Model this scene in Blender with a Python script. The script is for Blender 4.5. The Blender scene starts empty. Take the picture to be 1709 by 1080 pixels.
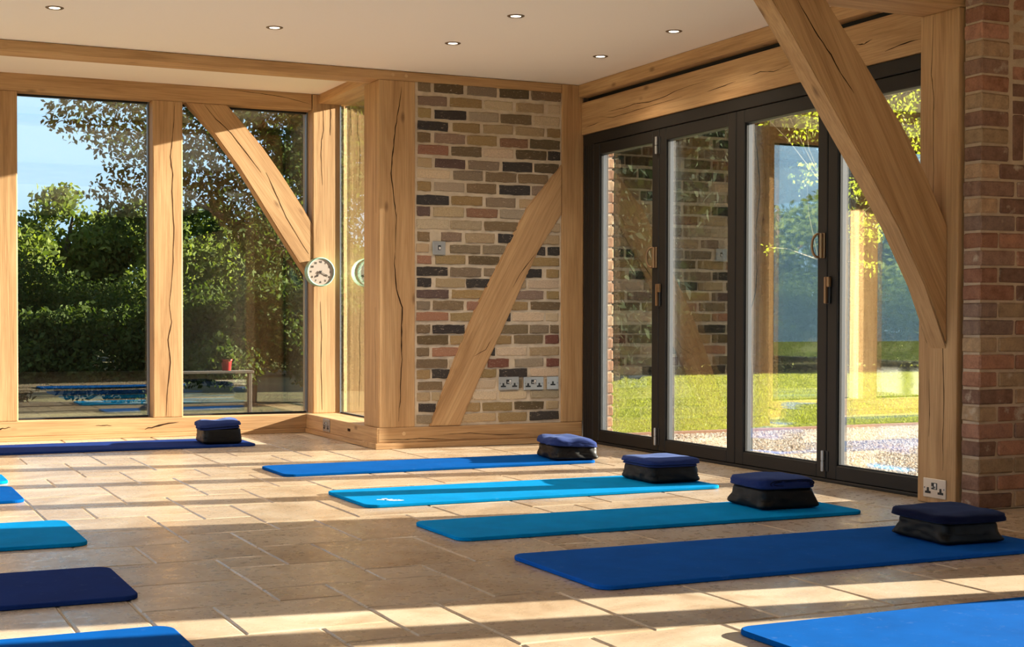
import bpy, bmesh, math, random
import numpy as np
from mathutils import Matrix, Vector, noise

# ------------------------------------------------------------------ camera, world, sun, exposure
scene = bpy.context.scene
COL = scene.collection
YAW, PITCH, ROLL = math.radians(25.131), math.radians(1.053), math.radians(0.132)
CAM_H = 0.828
fw = Vector((math.sin(YAW) * math.cos(PITCH), math.cos(YAW) * math.cos(PITCH), -math.sin(PITCH)))
rt = Vector((math.cos(YAW), -math.sin(YAW), 0.0))
up = rt.cross(fw)
r2 = math.cos(ROLL) * rt + math.sin(ROLL) * up
u2 = -math.sin(ROLL) * rt + math.cos(ROLL) * up
cam_data = bpy.data.cameras.new('camera')
cam = bpy.data.objects.new('camera', cam_data)
COL.objects.link(cam)
cam.matrix_world = Matrix(((r2.x, u2.x, -fw.x, 0), (r2.y, u2.y, -fw.y, 0), (r2.z, u2.z, -fw.z, CAM_H), (0, 0, 0, 1)))
cam_data.sensor_fit = 'HORIZONTAL'
cam_data.sensor_width = 36.0
cam_data.lens = 2404.86 * 36.0 / 1709.0
cam_data.shift_y = 36.44 / 1709.0
cam_data.clip_start = 0.05
cam_data.clip_end = 400
scene.camera = cam

SUN_SLOPE = 0.158                      # metres the light moves to +Y for each metre it travels to -X
SUN_DROP = 0.262                       # metres it drops for each metre travelled to -X
sun_dir = Vector((-1.0, SUN_SLOPE, -SUN_DROP)).normalized()
sun_data = bpy.data.lights.new('sun', 'SUN')
sun_data.energy = 29.0
sun_data.angle = math.radians(0.6)
sun_data.color = (1.0, 0.90, 0.745)
sun = bpy.data.objects.new('sun', sun_data)
COL.objects.link(sun)
sun.rotation_euler = (-sun_dir).to_track_quat('Z', 'Y').to_euler()
sun.location = (30, -5, 12)

world = bpy.data.worlds.new('world')
scene.world = world
world.use_nodes = True
wn = world.node_tree.nodes
bg = wn.get('Background') or wn.new('ShaderNodeBackground')
tc = wn.new('ShaderNodeTexCoord')
sx = wn.new('ShaderNodeSeparateXYZ')
sky = wn.new('ShaderNodeValToRGB')          # a clear sky: paler at the horizon, deeper blue overhead, the same all round
for e_, (p_, c_) in zip([sky.color_ramp.elements[0], sky.color_ramp.elements[1], sky.color_ramp.elements.new(0.18), sky.color_ramp.elements.new(0.5)],
                        [(0.0, (0.60, 0.86, 1.06)), (1.0, (0.20, 0.42, 0.95)), (0.18, (0.48, 0.82, 1.16)), (0.5, (0.33, 0.64, 1.12))]):
    e_.position = p_
    e_.color = (*c_, 1)
wl = world.node_tree.links
wl.new(tc.outputs['Generated'], sx.inputs[0])
wl.new(sx.outputs['Z'], sky.inputs[0])
wl.new(sky.outputs[0], bg.inputs[0])
bg.inputs[1].default_value = 0.84

scene.view_settings.view_transform = 'Standard'
scene.view_settings.look = 'None'
scene.view_settings.gamma = 1.0
scene.view_settings.use_curve_mapping = False
scene.view_settings.exposure = 0.70
cy = scene.cycles
cy.caustics_reflective = False
cy.caustics_refractive = False
cy.max_bounces = 10
cy.diffuse_bounces = 6
cy.glossy_bounces = 5
cy.transparent_max_bounces = 24
cy.sample_clamp_indirect = 6.0

# ------------------------------------------------------------------ node and mesh helpers
def new_mat(name, color=(0.5, 0.5, 0.5), rough=0.6, metal=0.0, spec=0.5):
    m = bpy.data.materials.new(name)
    m.use_nodes = True
    b = m.node_tree.nodes['Principled BSDF']
    b.inputs['Base Color'].default_value = (*color, 1)
    b.inputs['Roughness'].default_value = rough
    b.inputs['Metallic'].default_value = metal
    b.inputs['Specular IOR Level'].default_value = spec
    return m

def nd(m, kind, **kw):
    n = m.node_tree.nodes.new(kind)
    for k, v in kw.items():
        if k.startswith('i_'):
            n.inputs[k[2:].replace('_', ' ')].default_value = v
        else:
            setattr(n, k, v)
    return n

def ln(m, a, b):
    m.node_tree.links.new(a, b)

def bsdf(m):
    return m.node_tree.nodes['Principled BSDF']

def ramp(m, fac, stops):
    r = nd(m, 'ShaderNodeValToRGB')
    el = r.color_ramp.elements
    while len(el) < len(stops):
        el.new(0.5)
    for e, (p, c) in zip(el, stops):
        e.position = p
        e.color = (*c, 1) if len(c) == 3 else c
    ln(m, fac, r.inputs[0])
    return r.outputs[0]

def mixc(m, fac, a, b, mode='MIX'):
    n = nd(m, 'ShaderNodeMix', data_type='RGBA', blend_type=mode)
    for sock, v in ((n.inputs[0], fac), (n.inputs[6], a), (n.inputs[7], b)):
        if hasattr(v, 'links'):
            ln(m, v, sock)
        elif isinstance(v, (int, float)):
            sock.default_value = v
        else:
            sock.default_value = (*v, 1)
    return n.outputs[2]

def mth(m, op, a, b=None):
    n = nd(m, 'ShaderNodeMath', operation=op)
    for s, v in zip(n.inputs, (a, b)):
        if v is None:
            continue
        if hasattr(v, 'links'):
            ln(m, v, s)
        else:
            s.default_value = v
    return n.outputs[0]

def noise_tex(m, vec, scale, detail=4.0, rough=0.55, dist=0.0):
    n = nd(m, 'ShaderNodeTexNoise')
    n.inputs['Scale'].default_value = scale
    n.inputs['Detail'].default_value = detail
    n.inputs['Roughness'].default_value = rough
    n.inputs['Distortion'].default_value = dist
    if vec is not None:
        ln(m, vec, n.inputs['Vector'])
    return n

def mapped(m, coord, scale, rnd=None):
    t = nd(m, 'ShaderNodeTexCoord')
    mp = nd(m, 'ShaderNodeMapping')
    mp.inputs['Scale'].default_value = scale
    ln(m, t.outputs[coord], mp.inputs['Vector'])
    if rnd is not None:
        c = nd(m, 'ShaderNodeCombineXYZ')
        for i in range(3):
            ln(m, mth(m, 'MULTIPLY', rnd, 17.0 + 9 * i), c.inputs[i])
        ln(m, c.outputs[0], mp.inputs['Location'])
    return mp.outputs[0]

def bump(m, height, strength, dist=0.01):
    b = nd(m, 'ShaderNodeBump')
    b.inputs['Strength'].default_value = strength
    b.inputs['Distance'].default_value = dist
    ln(m, height, b.inputs['Height'])
    ln(m, b.outputs[0], bsdf(m).inputs['Normal'])

def tag(o, label=None, cat=None, group=None, kind=None):
    if label: o['label'] = label
    if cat: o['category'] = cat
    if group: o['group'] = group
    if kind: o['kind'] = kind
    return o

def empty(name, loc=(0, 0, 0), rz=0.0):
    o = bpy.data.objects.new(name, None)
    o.empty_display_size = 0.1
    COL.objects.link(o)
    o.location = loc
    o.rotation_euler = (0, 0, rz)
    return o

def link(name, me, mat=None, parent=None, loc=None, rot=None):
    o = bpy.data.objects.new(name, me)
    COL.objects.link(o)
    if mat is not None and not me.materials:
        me.materials.append(mat)
    if loc is not None: o.location = loc
    if rot is not None: o.rotation_euler = rot
    if parent is not None: o.parent = parent
    return o

def pymesh(name, verts, faces, smooth=False):
    me = bpy.data.meshes.new(name)
    me.from_pydata([tuple(v) for v in verts], [], [tuple(f) for f in faces])
    if smooth:
        me.polygons.foreach_set('use_smooth', [True] * len(me.polygons))
    me.update()
    return me

def bm_mesh(name, bm, smooth=False):
    bmesh.ops.recalc_face_normals(bm, faces=bm.faces)
    me = bpy.data.meshes.new(name)
    bm.to_mesh(me)
    bm.free()
    if smooth:
        me.polygons.foreach_set('use_smooth', [True] * len(me.polygons))
    return me

def bm_box(bm, x0, x1, y0, y1, z0, z1):
    vs = [bm.verts.new(p) for p in ((x0, y0, z0), (x1, y0, z0), (x1, y1, z0), (x0, y1, z0), (x0, y0, z1), (x1, y0, z1), (x1, y1, z1), (x0, y1, z1))]
    for f in ((0, 3, 2, 1), (4, 5, 6, 7), (0, 1, 5, 4), (1, 2, 6, 5), (2, 3, 7, 6), (3, 0, 4, 7)):
        bm.faces.new([vs[i] for i in f])
    return vs

def box_mesh(name, sx, sy, sz, bevel=0.0, seg=1):
    bm = bmesh.new()
    bm_box(bm, -sx / 2, sx / 2, -sy / 2, sy / 2, -sz / 2, sz / 2)
    if bevel > 0:
        bmesh.ops.bevel(bm, geom=bm.edges[:], offset=bevel, segments=seg, profile=0.6, affect='EDGES')
    return bm_mesh(name, bm)

def box(name, x0, x1, y0, y1, z0, z1, mat, parent=None, bevel=0.0, seg=1, base=(0, 0, 0)):
    """a box in world metres; base = the world position of its (unrotated) parent"""
    me = box_mesh(name, x1 - x0, y1 - y0, z1 - z0, bevel, seg)
    return link(name, me, mat, parent, ((x0 + x1) / 2 - base[0], (y0 + y1) / 2 - base[1], (z0 + z1) / 2 - base[2]))

def boxes(name, rects, mat, parent=None):
    bm = bmesh.new()
    for r in rects:
        bm_box(bm, *r)
    return link(name, bm_mesh(name, bm), mat, parent)

def cyl_mesh(name, r0, r1, depth, seg=24, axis='Z', bevel=0.0):
    bm = bmesh.new()
    bmesh.ops.create_cone(bm, cap_ends=True, segments=seg, radius1=r0, radius2=r1, depth=depth)
    if bevel:
        es = [e for e in bm.edges if abs(abs(e.verts[0].co.z) - depth / 2) < 1e-6 and abs(e.verts[0].co.z - e.verts[1].co.z) < 1e-6]
        bmesh.ops.bevel(bm, geom=es, offset=bevel, segments=2, affect='EDGES')
    if axis == 'Y':
        bmesh.ops.rotate(bm, verts=bm.verts, matrix=Matrix.Rotation(math.pi / 2, 3, 'X'))
    elif axis == 'X':
        bmesh.ops.rotate(bm, verts=bm.verts, matrix=Matrix.Rotation(math.pi / 2, 3, 'Y'))
    return bm_mesh(name, bm)

def lathe_mesh(name, prof, seg=32, axis='Z', smooth=True):
    vs, fs = [], []
    n = len(prof)
    for i in range(seg):
        a = 2 * math.pi * i / seg
        for r, h in prof:
            p = (r * math.cos(a), r * math.sin(a), h)
            if axis == 'Y':
                p = (p[0], -p[2], p[1])
            vs.append(p)
    for i in range(seg):
        j = (i + 1) % seg
        for k in range(n - 1):
            fs.append((i * n + k, j * n + k, j * n + k + 1, i * n + k + 1))
    return pymesh(name, vs, fs, smooth)

def tube_mesh(name, pts, rad, seg=8):
    vs, fs = [], []
    pts = [Vector(p) for p in pts]
    rr = rad if isinstance(rad, (list, tuple)) else [rad] * len(pts)
    for i, p in enumerate(pts):
        d = (pts[min(i + 1, len(pts) - 1)] - pts[max(i - 1, 0)]).normalized()
        a = d.cross(Vector((0.31, 0.95, 0.11))).normalized()
        b = d.cross(a)
        for k in range(seg):
            t = 2 * math.pi * k / seg
            vs.append(p + rr[i] * (math.cos(t) * a + math.sin(t) * b))
    for i in range(len(pts) - 1):
        for k in range(seg):
            fs.append((i * seg + k, i * seg + (k + 1) % seg, (i + 1) * seg + (k + 1) % seg, (i + 1) * seg + k))
    fs.append(tuple(range(seg))[::-1])
    fs.append(tuple((len(pts) - 1) * seg + k for k in range(seg)))
    return pymesh(name, vs, fs, True)

def prism_mesh(name, poly, t):
    """polygon in (x, z), extruded t along +y"""
    n = len(poly)
    vs = [(x, 0, z) for x, z in poly] + [(x, t, z) for x, z in poly]
    fs = [tuple(range(n)), tuple(range(2 * n - 1, n - 1, -1))] + [(i, n + i, n + (i + 1) % n, (i + 1) % n) for i in range(n)]
    bm = bmesh.new()
    bv = [bm.verts.new(v) for v in vs]
    for f in fs:
        bm.faces.new([bv[i] for i in f])
    return bm_mesh(name, bm)

# ------------------------------------------------------------------ materials
def oak_mat(name, axis, tone=1.0):
    m = new_mat(name, rough=0.62, spec=0.35)
    oi = nd(m, 'ShaderNodeObjectInfo')
    def sc(along, cross):
        return tuple(along if i == axis else cross for i in range(3))
    grain = noise_tex(m, mapped(m, 'Object', sc(0.7, 9.0), oi.outputs['Random']), 1.6, 5, 0.6, 0.8)
    fine = noise_tex(m, mapped(m, 'Object', sc(3.0, 130.0), oi.outputs['Random']), 1.0, 3, 0.6)
    broad = noise_tex(m, mapped(m, 'Object', sc(0.8, 2.6), oi.outputs['Random']), 1.0, 2, 0.5)
    base = ramp(m, grain.outputs[0], [(0.30, (0.40 * tone, 0.232 * tone, 0.105 * tone)), (0.50, (0.53 * tone, 0.328 * tone, 0.160 * tone)), (0.72, (0.61 * tone, 0.402 * tone, 0.210 * tone))])
    c = mixc(m, 0.55, base, ramp(m, fine.outputs[0], [(0.34, (0.62, 0.58, 0.52)), (0.58, (1, 1, 1))]), 'MULTIPLY')
    c = mixc(m, 0.5, c, ramp(m, broad.outputs[0], [(0.3, (0.80, 0.74, 0.68)), (0.7, (1.12, 1.1, 1.06))]), 'MULTIPLY')
    # knots and pin marks
    vo = nd(m, 'ShaderNodeTexVoronoi')
    vo.inputs['Scale'].default_value = 1.0
    ln(m, mapped(m, 'Object', sc(2.3, 5.2), oi.outputs['Random']), vo.inputs['Vector'])
    kn = ramp(m, vo.outputs['Distance'], [(0.03, (1, 1, 1)), (0.10, (0, 0, 0))])
    c = mixc(m, mth(m, 'MULTIPLY', kn, 0.75), c, (0.17, 0.085, 0.035))
    ln(m, c, bsdf(m).inputs['Base Color'])
    bump(m, fine.outputs[0], 0.25, 0.002)
    return m

OAK = [oak_mat('oak_grain_x', 0), oak_mat('oak_grain_y', 1), oak_mat('oak_grain_z', 2)]
CRACK = new_mat('oak_crack', (0.035, 0.017, 0.008), 0.9, spec=0.1)
PEG = new_mat('oak_peg', (0.60, 0.40, 0.21), 0.6)

def brick_mat(name):
    m = new_mat(name, rough=0.88, spec=0.2)
    oi = nd(m, 'ShaderNodeObjectInfo')
    v = mapped(m, 'Object', (1, 1, 1), oi.outputs['Random'])
    n1 = noise_tex(m, v, 22, 4, 0.6)
    n2 = noise_tex(m, v, 120, 3, 0.6)
    c = mixc(m, 0.75, oi.outputs['Color'], ramp(m, n1.outputs[0], [(0.30, (0.62, 0.58, 0.55)), (0.52, (1.0, 1.0, 1.0)), (0.74, (1.25, 1.22, 1.15))]), 'MULTIPLY')
    # lime smears left on the face of the brick
    n3 = noise_tex(m, v, 9, 5, 0.62)
    c = mixc(m, ramp(m, n3.outputs[0], [(0.60, (0, 0, 0)), (0.70, (0.75, 0.75, 0.75))]), c, (0.56, 0.46, 0.35))
    c = mixc(m, 0.6, c, ramp(m, n2.outputs[0], [(0.30, (0.70, 0.70, 0.70)), (0.55, (1.05, 1.05, 1.05))]), 'MULTIPLY')
    ln(m, c, bsdf(m).inputs['Base Color'])
    bump(m, n1.outputs[0], 0.5, 0.006)
    return m

BRICK = brick_mat('stock_brick')

def mortar_mat(name, c0, c1):
    m = new_mat(name, rough=0.95, spec=0.15)
    v = mapped(m, 'Object', (1, 1, 1))
    n1 = noise_tex(m, v, 14, 5, 0.65)
    n2 = noise_tex(m, v, 160, 2, 0.6)
    ln(m, ramp(m, n1.outputs[0], [(0.32, c0), (0.66, c1)]), bsdf(m).inputs['Base Color'])
    bump(m, n2.outputs[0], 0.35, 0.003)
    return m

MORTAR = mortar_mat('lime_mortar', (0.52, 0.43, 0.32), (0.70, 0.60, 0.47))
MORTAR2 = mortar_mat('tan_mortar', (0.46, 0.35, 0.24), (0.60, 0.47, 0.34))

def tile_mat():
    m = new_mat('travertine', rough=0.36, spec=0.45)
    oi = nd(m, 'ShaderNodeObjectInfo')
    v = mapped(m, 'Object', (1, 1, 1), oi.outputs['Random'])
    n1 = noise_tex(m, v, 3.2, 5, 0.6, 0.9)
    n2 = noise_tex(m, v, 26, 4, 0.6)
    n3 = noise_tex(m, v, 70, 2, 0.5)
    base = ramp(m, n1.outputs[0], [(0.28, (0.335, 0.238, 0.152)), (0.48, (0.455, 0.358, 0.256)), (0.70, (0.54, 0.455, 0.355))])
    tint = ramp(m, oi.outputs['Random'], [(0.0, (0.84, 0.80, 0.76)), (0.25, (1.06, 1.05, 1.04)), (0.5, (0.97, 0.93, 0.88)), (0.75, (1.10, 1.10, 1.10)), (1.0, (0.90, 0.85, 0.78))])
    c = mixc(m, 0.9, base, tint, 'MULTIPLY')
    c = mixc(m, 0.35, c, ramp(m, n2.outputs[0], [(0.30, (0.66, 0.60, 0.54)), (0.55, (1.0, 1.0, 1.0))]), 'MULTIPLY')
    pits = ramp(m, n3.outputs[0], [(0.25, (1, 1, 1)), (0.30, (0, 0, 0))])
    c = mixc(m, mth(m, 'MULTIPLY', pits, 0.10), c, (0.25, 0.17, 0.10))
    ln(m, c, bsdf(m).inputs['Base Color'])
    ln(m, ramp(m, n2.outputs[0], [(0.3, (0.40, 0.40, 0.40)), (0.7, (0.22, 0.22, 0.22))]), bsdf(m).inputs['Roughness'])
    h = mth(m, 'SUBTRACT', mth(m, 'MULTIPLY', n1.outputs[0], 0.5), mth(m, 'MULTIPLY', pits, 0.05))
    bump(m, h, 0.16, 0.003)
    return m

TILE = tile_mat()
GROUT = mortar_mat('floor_grout', (0.52, 0.42, 0.30), (0.64, 0.53, 0.40))

def plaster_mat(name, c):
    m = new_mat(name, c, 0.9, spec=0.15)
    n1 = noise_tex(m, mapped(m, 'Object', (1, 1, 1)), 60, 3, 0.6)
    bump(m, n1.outputs[0], 0.06, 0.002)
    return m

PLASTER = plaster_mat('ceiling_paint', (0.92, 0.86, 0.79))
DARKWALL = plaster_mat('dark_stain', (0.10, 0.075, 0.05))
WALLPAINT = plaster_mat('wall_paint', (0.80, 0.74, 0.66))

def glass_mat(name, f0):
    m = bpy.data.materials.new(name)
    m.use_nodes = True
    nt = m.node_tree
    nt.nodes.remove(nt.nodes['Principled BSDF'])
    out = nt.nodes['Material Output']
    lw = nd(m, 'ShaderNodeLayerWeight')
    f5 = mth(m, 'POWER', lw.outputs['Facing'], 4.6)
    fs = mth(m, 'ADD', mth(m, 'MULTIPLY', f5, 1.0 - f0), f0)
    one = mth(m, 'SUBTRACT', 1.0, fs)
    F = mth(m, 'SUBTRACT', 1.0, mth(m, 'MULTIPLY', one, one))
    tr = nd(m, 'ShaderNodeBsdfTransparent')
    tr.inputs[0].default_value = (0.975, 0.985, 0.975, 1)
    gl = nd(m, 'ShaderNodeBsdfGlossy')
    gl.inputs['Roughness'].default_value = 0.0
    gl.inputs[0].default_value = (0.93, 0.98, 0.97, 1)
    mx = nd(m, 'ShaderNodeMixShader')
    ln(m, F, mx.inputs[0])
    ln(m, tr.outputs[0], mx.inputs[1])
    ln(m, gl.outputs[0], mx.inputs[2])
    ln(m, mx.outputs[0], out.inputs[0])
    return m

GLASS = glass_mat('window_glass', 0.080)
DOORGLASS = glass_mat('coated_door_glass', 0.165)
ALU = new_mat('dark_aluminium', (0.018, 0.0155, 0.0135), 0.55, spec=0.3)
SEAL = new_mat('black_seal', (0.006, 0.006, 0.006), 0.7)
BEAD = new_mat('steel_spacer', (0.17, 0.18, 0.20), 0.45, 0.1)
BRONZE = new_mat('bronze_hardware', (0.30, 0.185, 0.10), 0.36, 0.75)
STEEL = new_mat('brushed_steel', (0.47, 0.46, 0.45), 0.38, 0.85)
BLACKP = new_mat('black_plastic', (0.012, 0.012, 0.013), 0.5)
WHITEP = new_mat('white_plastic', (0.75, 0.73, 0.70), 0.4)

# ------------------------------------------------------------------ the room: main dimensions (metres)
X_DOOR = 4.565          # inner face of the folding doors
Y_BRICK = 8.607         # face of the brick end wall and its oak frame
Y_BAY = 10.114          # face of the oak frame of the window bay
Z_CEIL = 2.40
Z_BAY = 2.457
X_L, Y_R = -1.65, -2.5   # left and rear walls, behind the camera's view

# ---- floor: grout bed with every travertine tile laid in it
MOD = 0.2005
TILES = [tuple(int(v) for v in t.split(',')) for t in '-9,-10,2,3;-7,-10,2,3;-5,-10,2,3;-3,-10,2,3;-1,-10,3,2;2,-10,2,3;4,-10,2,2;6,-10,3,2;9,-10,2,3;11,-10,3,2;14,-10,2,3;16,-10,2,2;18,-10,2,3;-1,-8,3,2;4,-8,3,2;7,-8,2,3;11,-8,3,2;16,-8,2,3;-9,-7,3,2;-6,-7,2,2;-4,-7,3,2;2,-7,2,3;9,-7,2,3;14,-7,2,2;18,-7,2,2;-1,-6,2,3;1,-6,1,2;4,-6,3,2;11,-6,3,2;-9,-5,2,3;-7,-5,2,2;-5,-5,2,3;-3,-5,2,1;7,-5,2,1;14,-5,3,2;17,-5,3,2;-3,-4,2,3;1,-4,2,3;3,-4,3,2;6,-4,2,3;8,-4,2,3;10,-4,2,3;12,-4,2,3;-7,-3,2,3;-1,-3,2,3;14,-3,2,2;16,-3,2,3;18,-3,2,2;-9,-2,2,3;-5,-2,2,3;3,-2,2,2;5,-2,1,1;-3,-1,2,3;1,-1,2,2;5,-1,2,3;7,-1,2,3;9,-1,2,3;11,-1,2,3;13,-1,3,2;18,-1,2,3;-7,0,2,3;-1,0,2,2;3,0,1,1;4,0,1,2;16,0,2,3;-9,1,2,3;-5,1,2,3;1,1,1,2;2,1,2,2;13,1,1,1;14,1,2,3;-3,2,3,2;0,2,1,2;4,2,2,2;6,2,2,3;8,2,2,3;10,2,2,3;12,2,2,3;18,2,2,3;-7,3,2,2;1,3,2,2;3,3,1,1;16,3,2,3;-9,4,2,3;-5,4,3,2;-2,4,3,2;3,4,2,2;5,4,1,1;14,4,2,3;-7,5,2,3;1,5,2,2;5,5,2,3;7,5,2,3;9,5,2,1;11,5,3,2;18,5,2,2;-5,6,2,3;-3,6,2,2;-1,6,2,1;3,6,1,1;4,6,1,2;9,6,1,2;10,6,1,2;16,6,2,3;-9,7,2,3;-1,7,3,2;2,7,2,2;11,7,2,2;13,7,3,2;18,7,2,2;-7,8,2,3;-3,8,2,2;4,8,2,2;6,8,2,3;8,8,3,2;-5,9,2,3;-1,9,2,3;1,9,2,2;3,9,1,1;11,9,1,2;12,9,3,2;15,9,2,3;17,9,3,2;-9,10,2,2;-3,10,2,2;3,10,2,2;5,10,1,1;8,10,1,1;9,10,2,2;-7,11,2,2;1,11,2,2;5,11,2,3;7,11,2,3;11,11,2,3;13,11,2,2;17,11,3,2;-9,12,2,3;-5,12,3,2;-2,12,3,2;3,12,1,1;4,12,1,2;9,12,2,2;15,12,2,3;-7,13,2,3;1,13,1,2;2,13,2,2;13,13,2,2;17,13,1,2;18,13,2,3;-5,14,2,3;-3,14,2,3;-1,14,2,3;4,14,2,2;6,14,2,3;8,14,2,2;10,14,3,2;-9,15,2,2;1,15,2,2;3,15,1,1;13,15,3,2;16,15,2,3;-7,16,2,2;3,16,2,3;5,16,1,1;8,16,3,2;11,16,2,3;18,16,2,2;-9,17,2,3;-5,17,3,2;-2,17,2,3;0,17,3,2;5,17,2,3;7,17,1,1;13,17,3,2;-7,18,2,2;7,18,3,2;10,18,1,1;16,18,1,2;17,18,3,2;-5,19,3,2;0,19,2,2;2,19,2,2;4,19,1,1;10,19,2,3;12,19,2,3;14,19,2,3;-9,20,3,2;-6,20,1,2;-2,20,2,3;4,20,2,2;6,20,2,2;8,20,2,2;16,20,2,3;18,20,2,2;-5,21,3,2;0,21,3,2;3,21,1,1;-9,22,2,3;-7,22,2,2;3,22,2,2;5,22,2,1;7,22,2,3;9,22,2,2;11,22,2,3;13,22,3,2;18,22,2,3;-5,23,2,2;-3,23,2,3;-1,23,2,2;1,23,2,2;5,23,2,3;16,23,2,2;-7,24,2,3;3,24,1,1;4,24,1,2;9,24,1,1;10,24,1,2;13,24,3,2;-9,25,2,3;-5,25,2,3;-1,25,3,2;2,25,2,2;7,25,1,2;8,25,2,2;11,25,2,1;16,25,3,2;19,25,1,2;-3,26,2,3;4,26,3,2;10,26,2,2;12,26,2,2;14,26,2,2;-7,27,2,2;-1,27,2,3;1,27,3,2;7,27,3,2;16,27,2,2;18,27,2,3;-9,28,2,3;-5,28,2,3;4,28,3,2;10,28,3,2;13,28,3,2;-7,29,2,2;-3,29,2,2;1,29,3,2;7,29,3,2;16,29,2,2;-1,30,2,3;4,30,3,2;10,30,2,3;12,30,2,3;14,30,2,3;18,30,2,3;-9,31,3,2;-6,31,2,2;-4,31,3,2;1,31,3,2;7,31,3,2;16,31,2,2;4,32,2,1;6,32,1,1'.split(';')]
rng = random.Random(5)
floor = boxes('floor', [(X_L, 5.1, Y_R, 8.70, -0.12, -0.0035), (X_L, 3.40, 8.70, 10.40, -0.12, -0.0035)], GROUT)
tag(floor, 'travertine tiled floor of the oak framed studio', 'floor', kind='structure')

def tile_mesh(w, h, seed):
    r = random.Random(seed)
    g = 0.0050
    sx, sy = w * MOD - g, h * MOD - g
    nx, ny = w * 2, h * 2
    loop = []
    for i in range(nx): loop.append((-sx / 2 + sx * i / nx, -sy / 2))
    for i in range(ny): loop.append((sx / 2, -sy / 2 + sy * i / ny))
    for i in range(nx): loop.append((sx / 2 - sx * i / nx, sy / 2))
    for i in range(ny): loop.append((-sx / 2, sy / 2 - sy * i / ny))
    n = len(loop)
    vs = []
    for x, y in loop:
        jx, jy = r.uniform(-0.0014, 0.0014), r.uniform(-0.0014, 0.0014)
        k = 0.0045 + r.uniform(0, 0.003)
        vs.append((x - math.copysign(k, x) * (abs(abs(x) - sx / 2) < 1e-6) + jx, y - math.copysign(k, y) * (abs(abs(y) - sy / 2) < 1e-6) + jy, 0.0))
    for x, y in loop:
        vs.append((x, y, -0.0030))
    for x, y in loop:
        vs.append((x, y, -0.012))
    fs = [tuple(range(n))]
    for lv in (0, 1):
        for i in range(n):
            j = (i + 1) % n
            fs.append((lv * n + i, (lv + 1) * n + i, (lv + 1) * n + j, lv * n + j))
    me = pymesh('tile', vs, fs)
    me.materials.append(TILE)
    return me

tile_lib = {}
far_v, far_f = [], []
for ti, (k, j, w, h) in enumerate(TILES):
    x = 0.57 + (k + w / 2) * MOD
    y = 3.5 + (j + h / 2) * MOD
    if x > 3.0 and y > 8.62: continue
    if (w, h) not in tile_lib:
        tile_lib[(w, h)] = [tile_mesh(w, h, 31 * w + h + 7 * q) for q in range(4)]
    me = rng.choice(tile_lib[(w, h)])
    in_view = x + w * MOD / 2 > 0.0975 * y - 0.05 and x - w * MOD / 2 < 0.99 * y + 0.05 and y + h * MOD / 2 > 2.45
    dz = rng.uniform(-0.0006, 0.0)
    if in_view:
        o = link('tile', me, None, floor, (x, y, dz), (rng.uniform(-0.0012, 0.0012), rng.uniform(-0.0012, 0.0012), 0))
    else:
        b = len(far_v)
        far_v += [(v.co.x + x, v.co.y + y, v.co.z + dz) for v in me.vertices]
        far_f += [tuple(b + i for i in p.vertices) for p in me.polygons]
# rows beyond the laid list (behind the camera and to its left), same sizes
def fill_rows(x0, x1, y0, y1):
    yy = y0
    while yy < y1 - 0.1:
        xx = x0 - rng.choice((0, 0.2, 0.4))
        while xx < x1:
            w = rng.choice((2, 3, 3))
            me = tile_lib[(w, 2)][0]
            cx = xx + w * MOD / 2
            if cx + w * MOD / 2 <= x1 + 0.02:
                b = len(far_v)
                far_v.extend((v.co.x + cx, v.co.y + yy + MOD, v.co.z) for v in me.vertices)
                far_f.extend(tuple(b + i for i in p.vertices) for p in me.polygons)
            xx += w * MOD
        yy += 2 * MOD
fill_rows(X_L, 0.57 - 9 * MOD, Y_R, 10.1)
fill_rows(0.57 - 9 * MOD, 4.58, Y_R, 3.5 - 10 * MOD)
o = link('tile_field', pymesh('tile_field', far_v, far_f), TILE, floor)
o['kind'] = 'stuff'

# ---- ceilings
tag(boxes('ceiling', [(X_L, 4.90, Y_R, 4.915, Z_CEIL, 2.75), (X_L, 4.90, 5.164, 8.606, Z_CEIL, 2.75), (X_L, 4.90, 4.915, 5.164, 2.43, 2.75), (X_L, 4.66, 8.606, 8.80, 2.404, 2.75)], PLASTER), 'cream painted plaster ceiling with recessed downlights', 'ceiling', kind='structure')
tag(boxes('ceiling_bay', [(X_L, 3.42, 8.80, 10.40, Z_BAY, 2.75)], PLASTER), 'small cream ceiling over the window bay', 'ceiling', kind='structure')

# ---- walls
wall_back = boxes('wall_back', [(3.353, 4.404, Y_BRICK + 0.010, 8.80, 0.135, 2.338), (3.40, 4.66, 8.855, 8.90, 0.0, 2.75)], MORTAR)
tag(wall_back, 'reclaimed stock brick end wall pointed in pale lime mortar', 'wall', kind='structure')
wall_right = boxes('wall_right', [(4.493, 5.10, 4.799, 4.900, 0.0, 2.75), (4.73, 5.10, 4.900, 5.04, 0.0, 2.75), (4.705, 4.82, 5.04, 8.9, 2.07, 2.75)], MORTAR2)
tag(wall_right, 'reddish brown brick pier beside the folding doors', 'wall', kind='structure')
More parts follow.
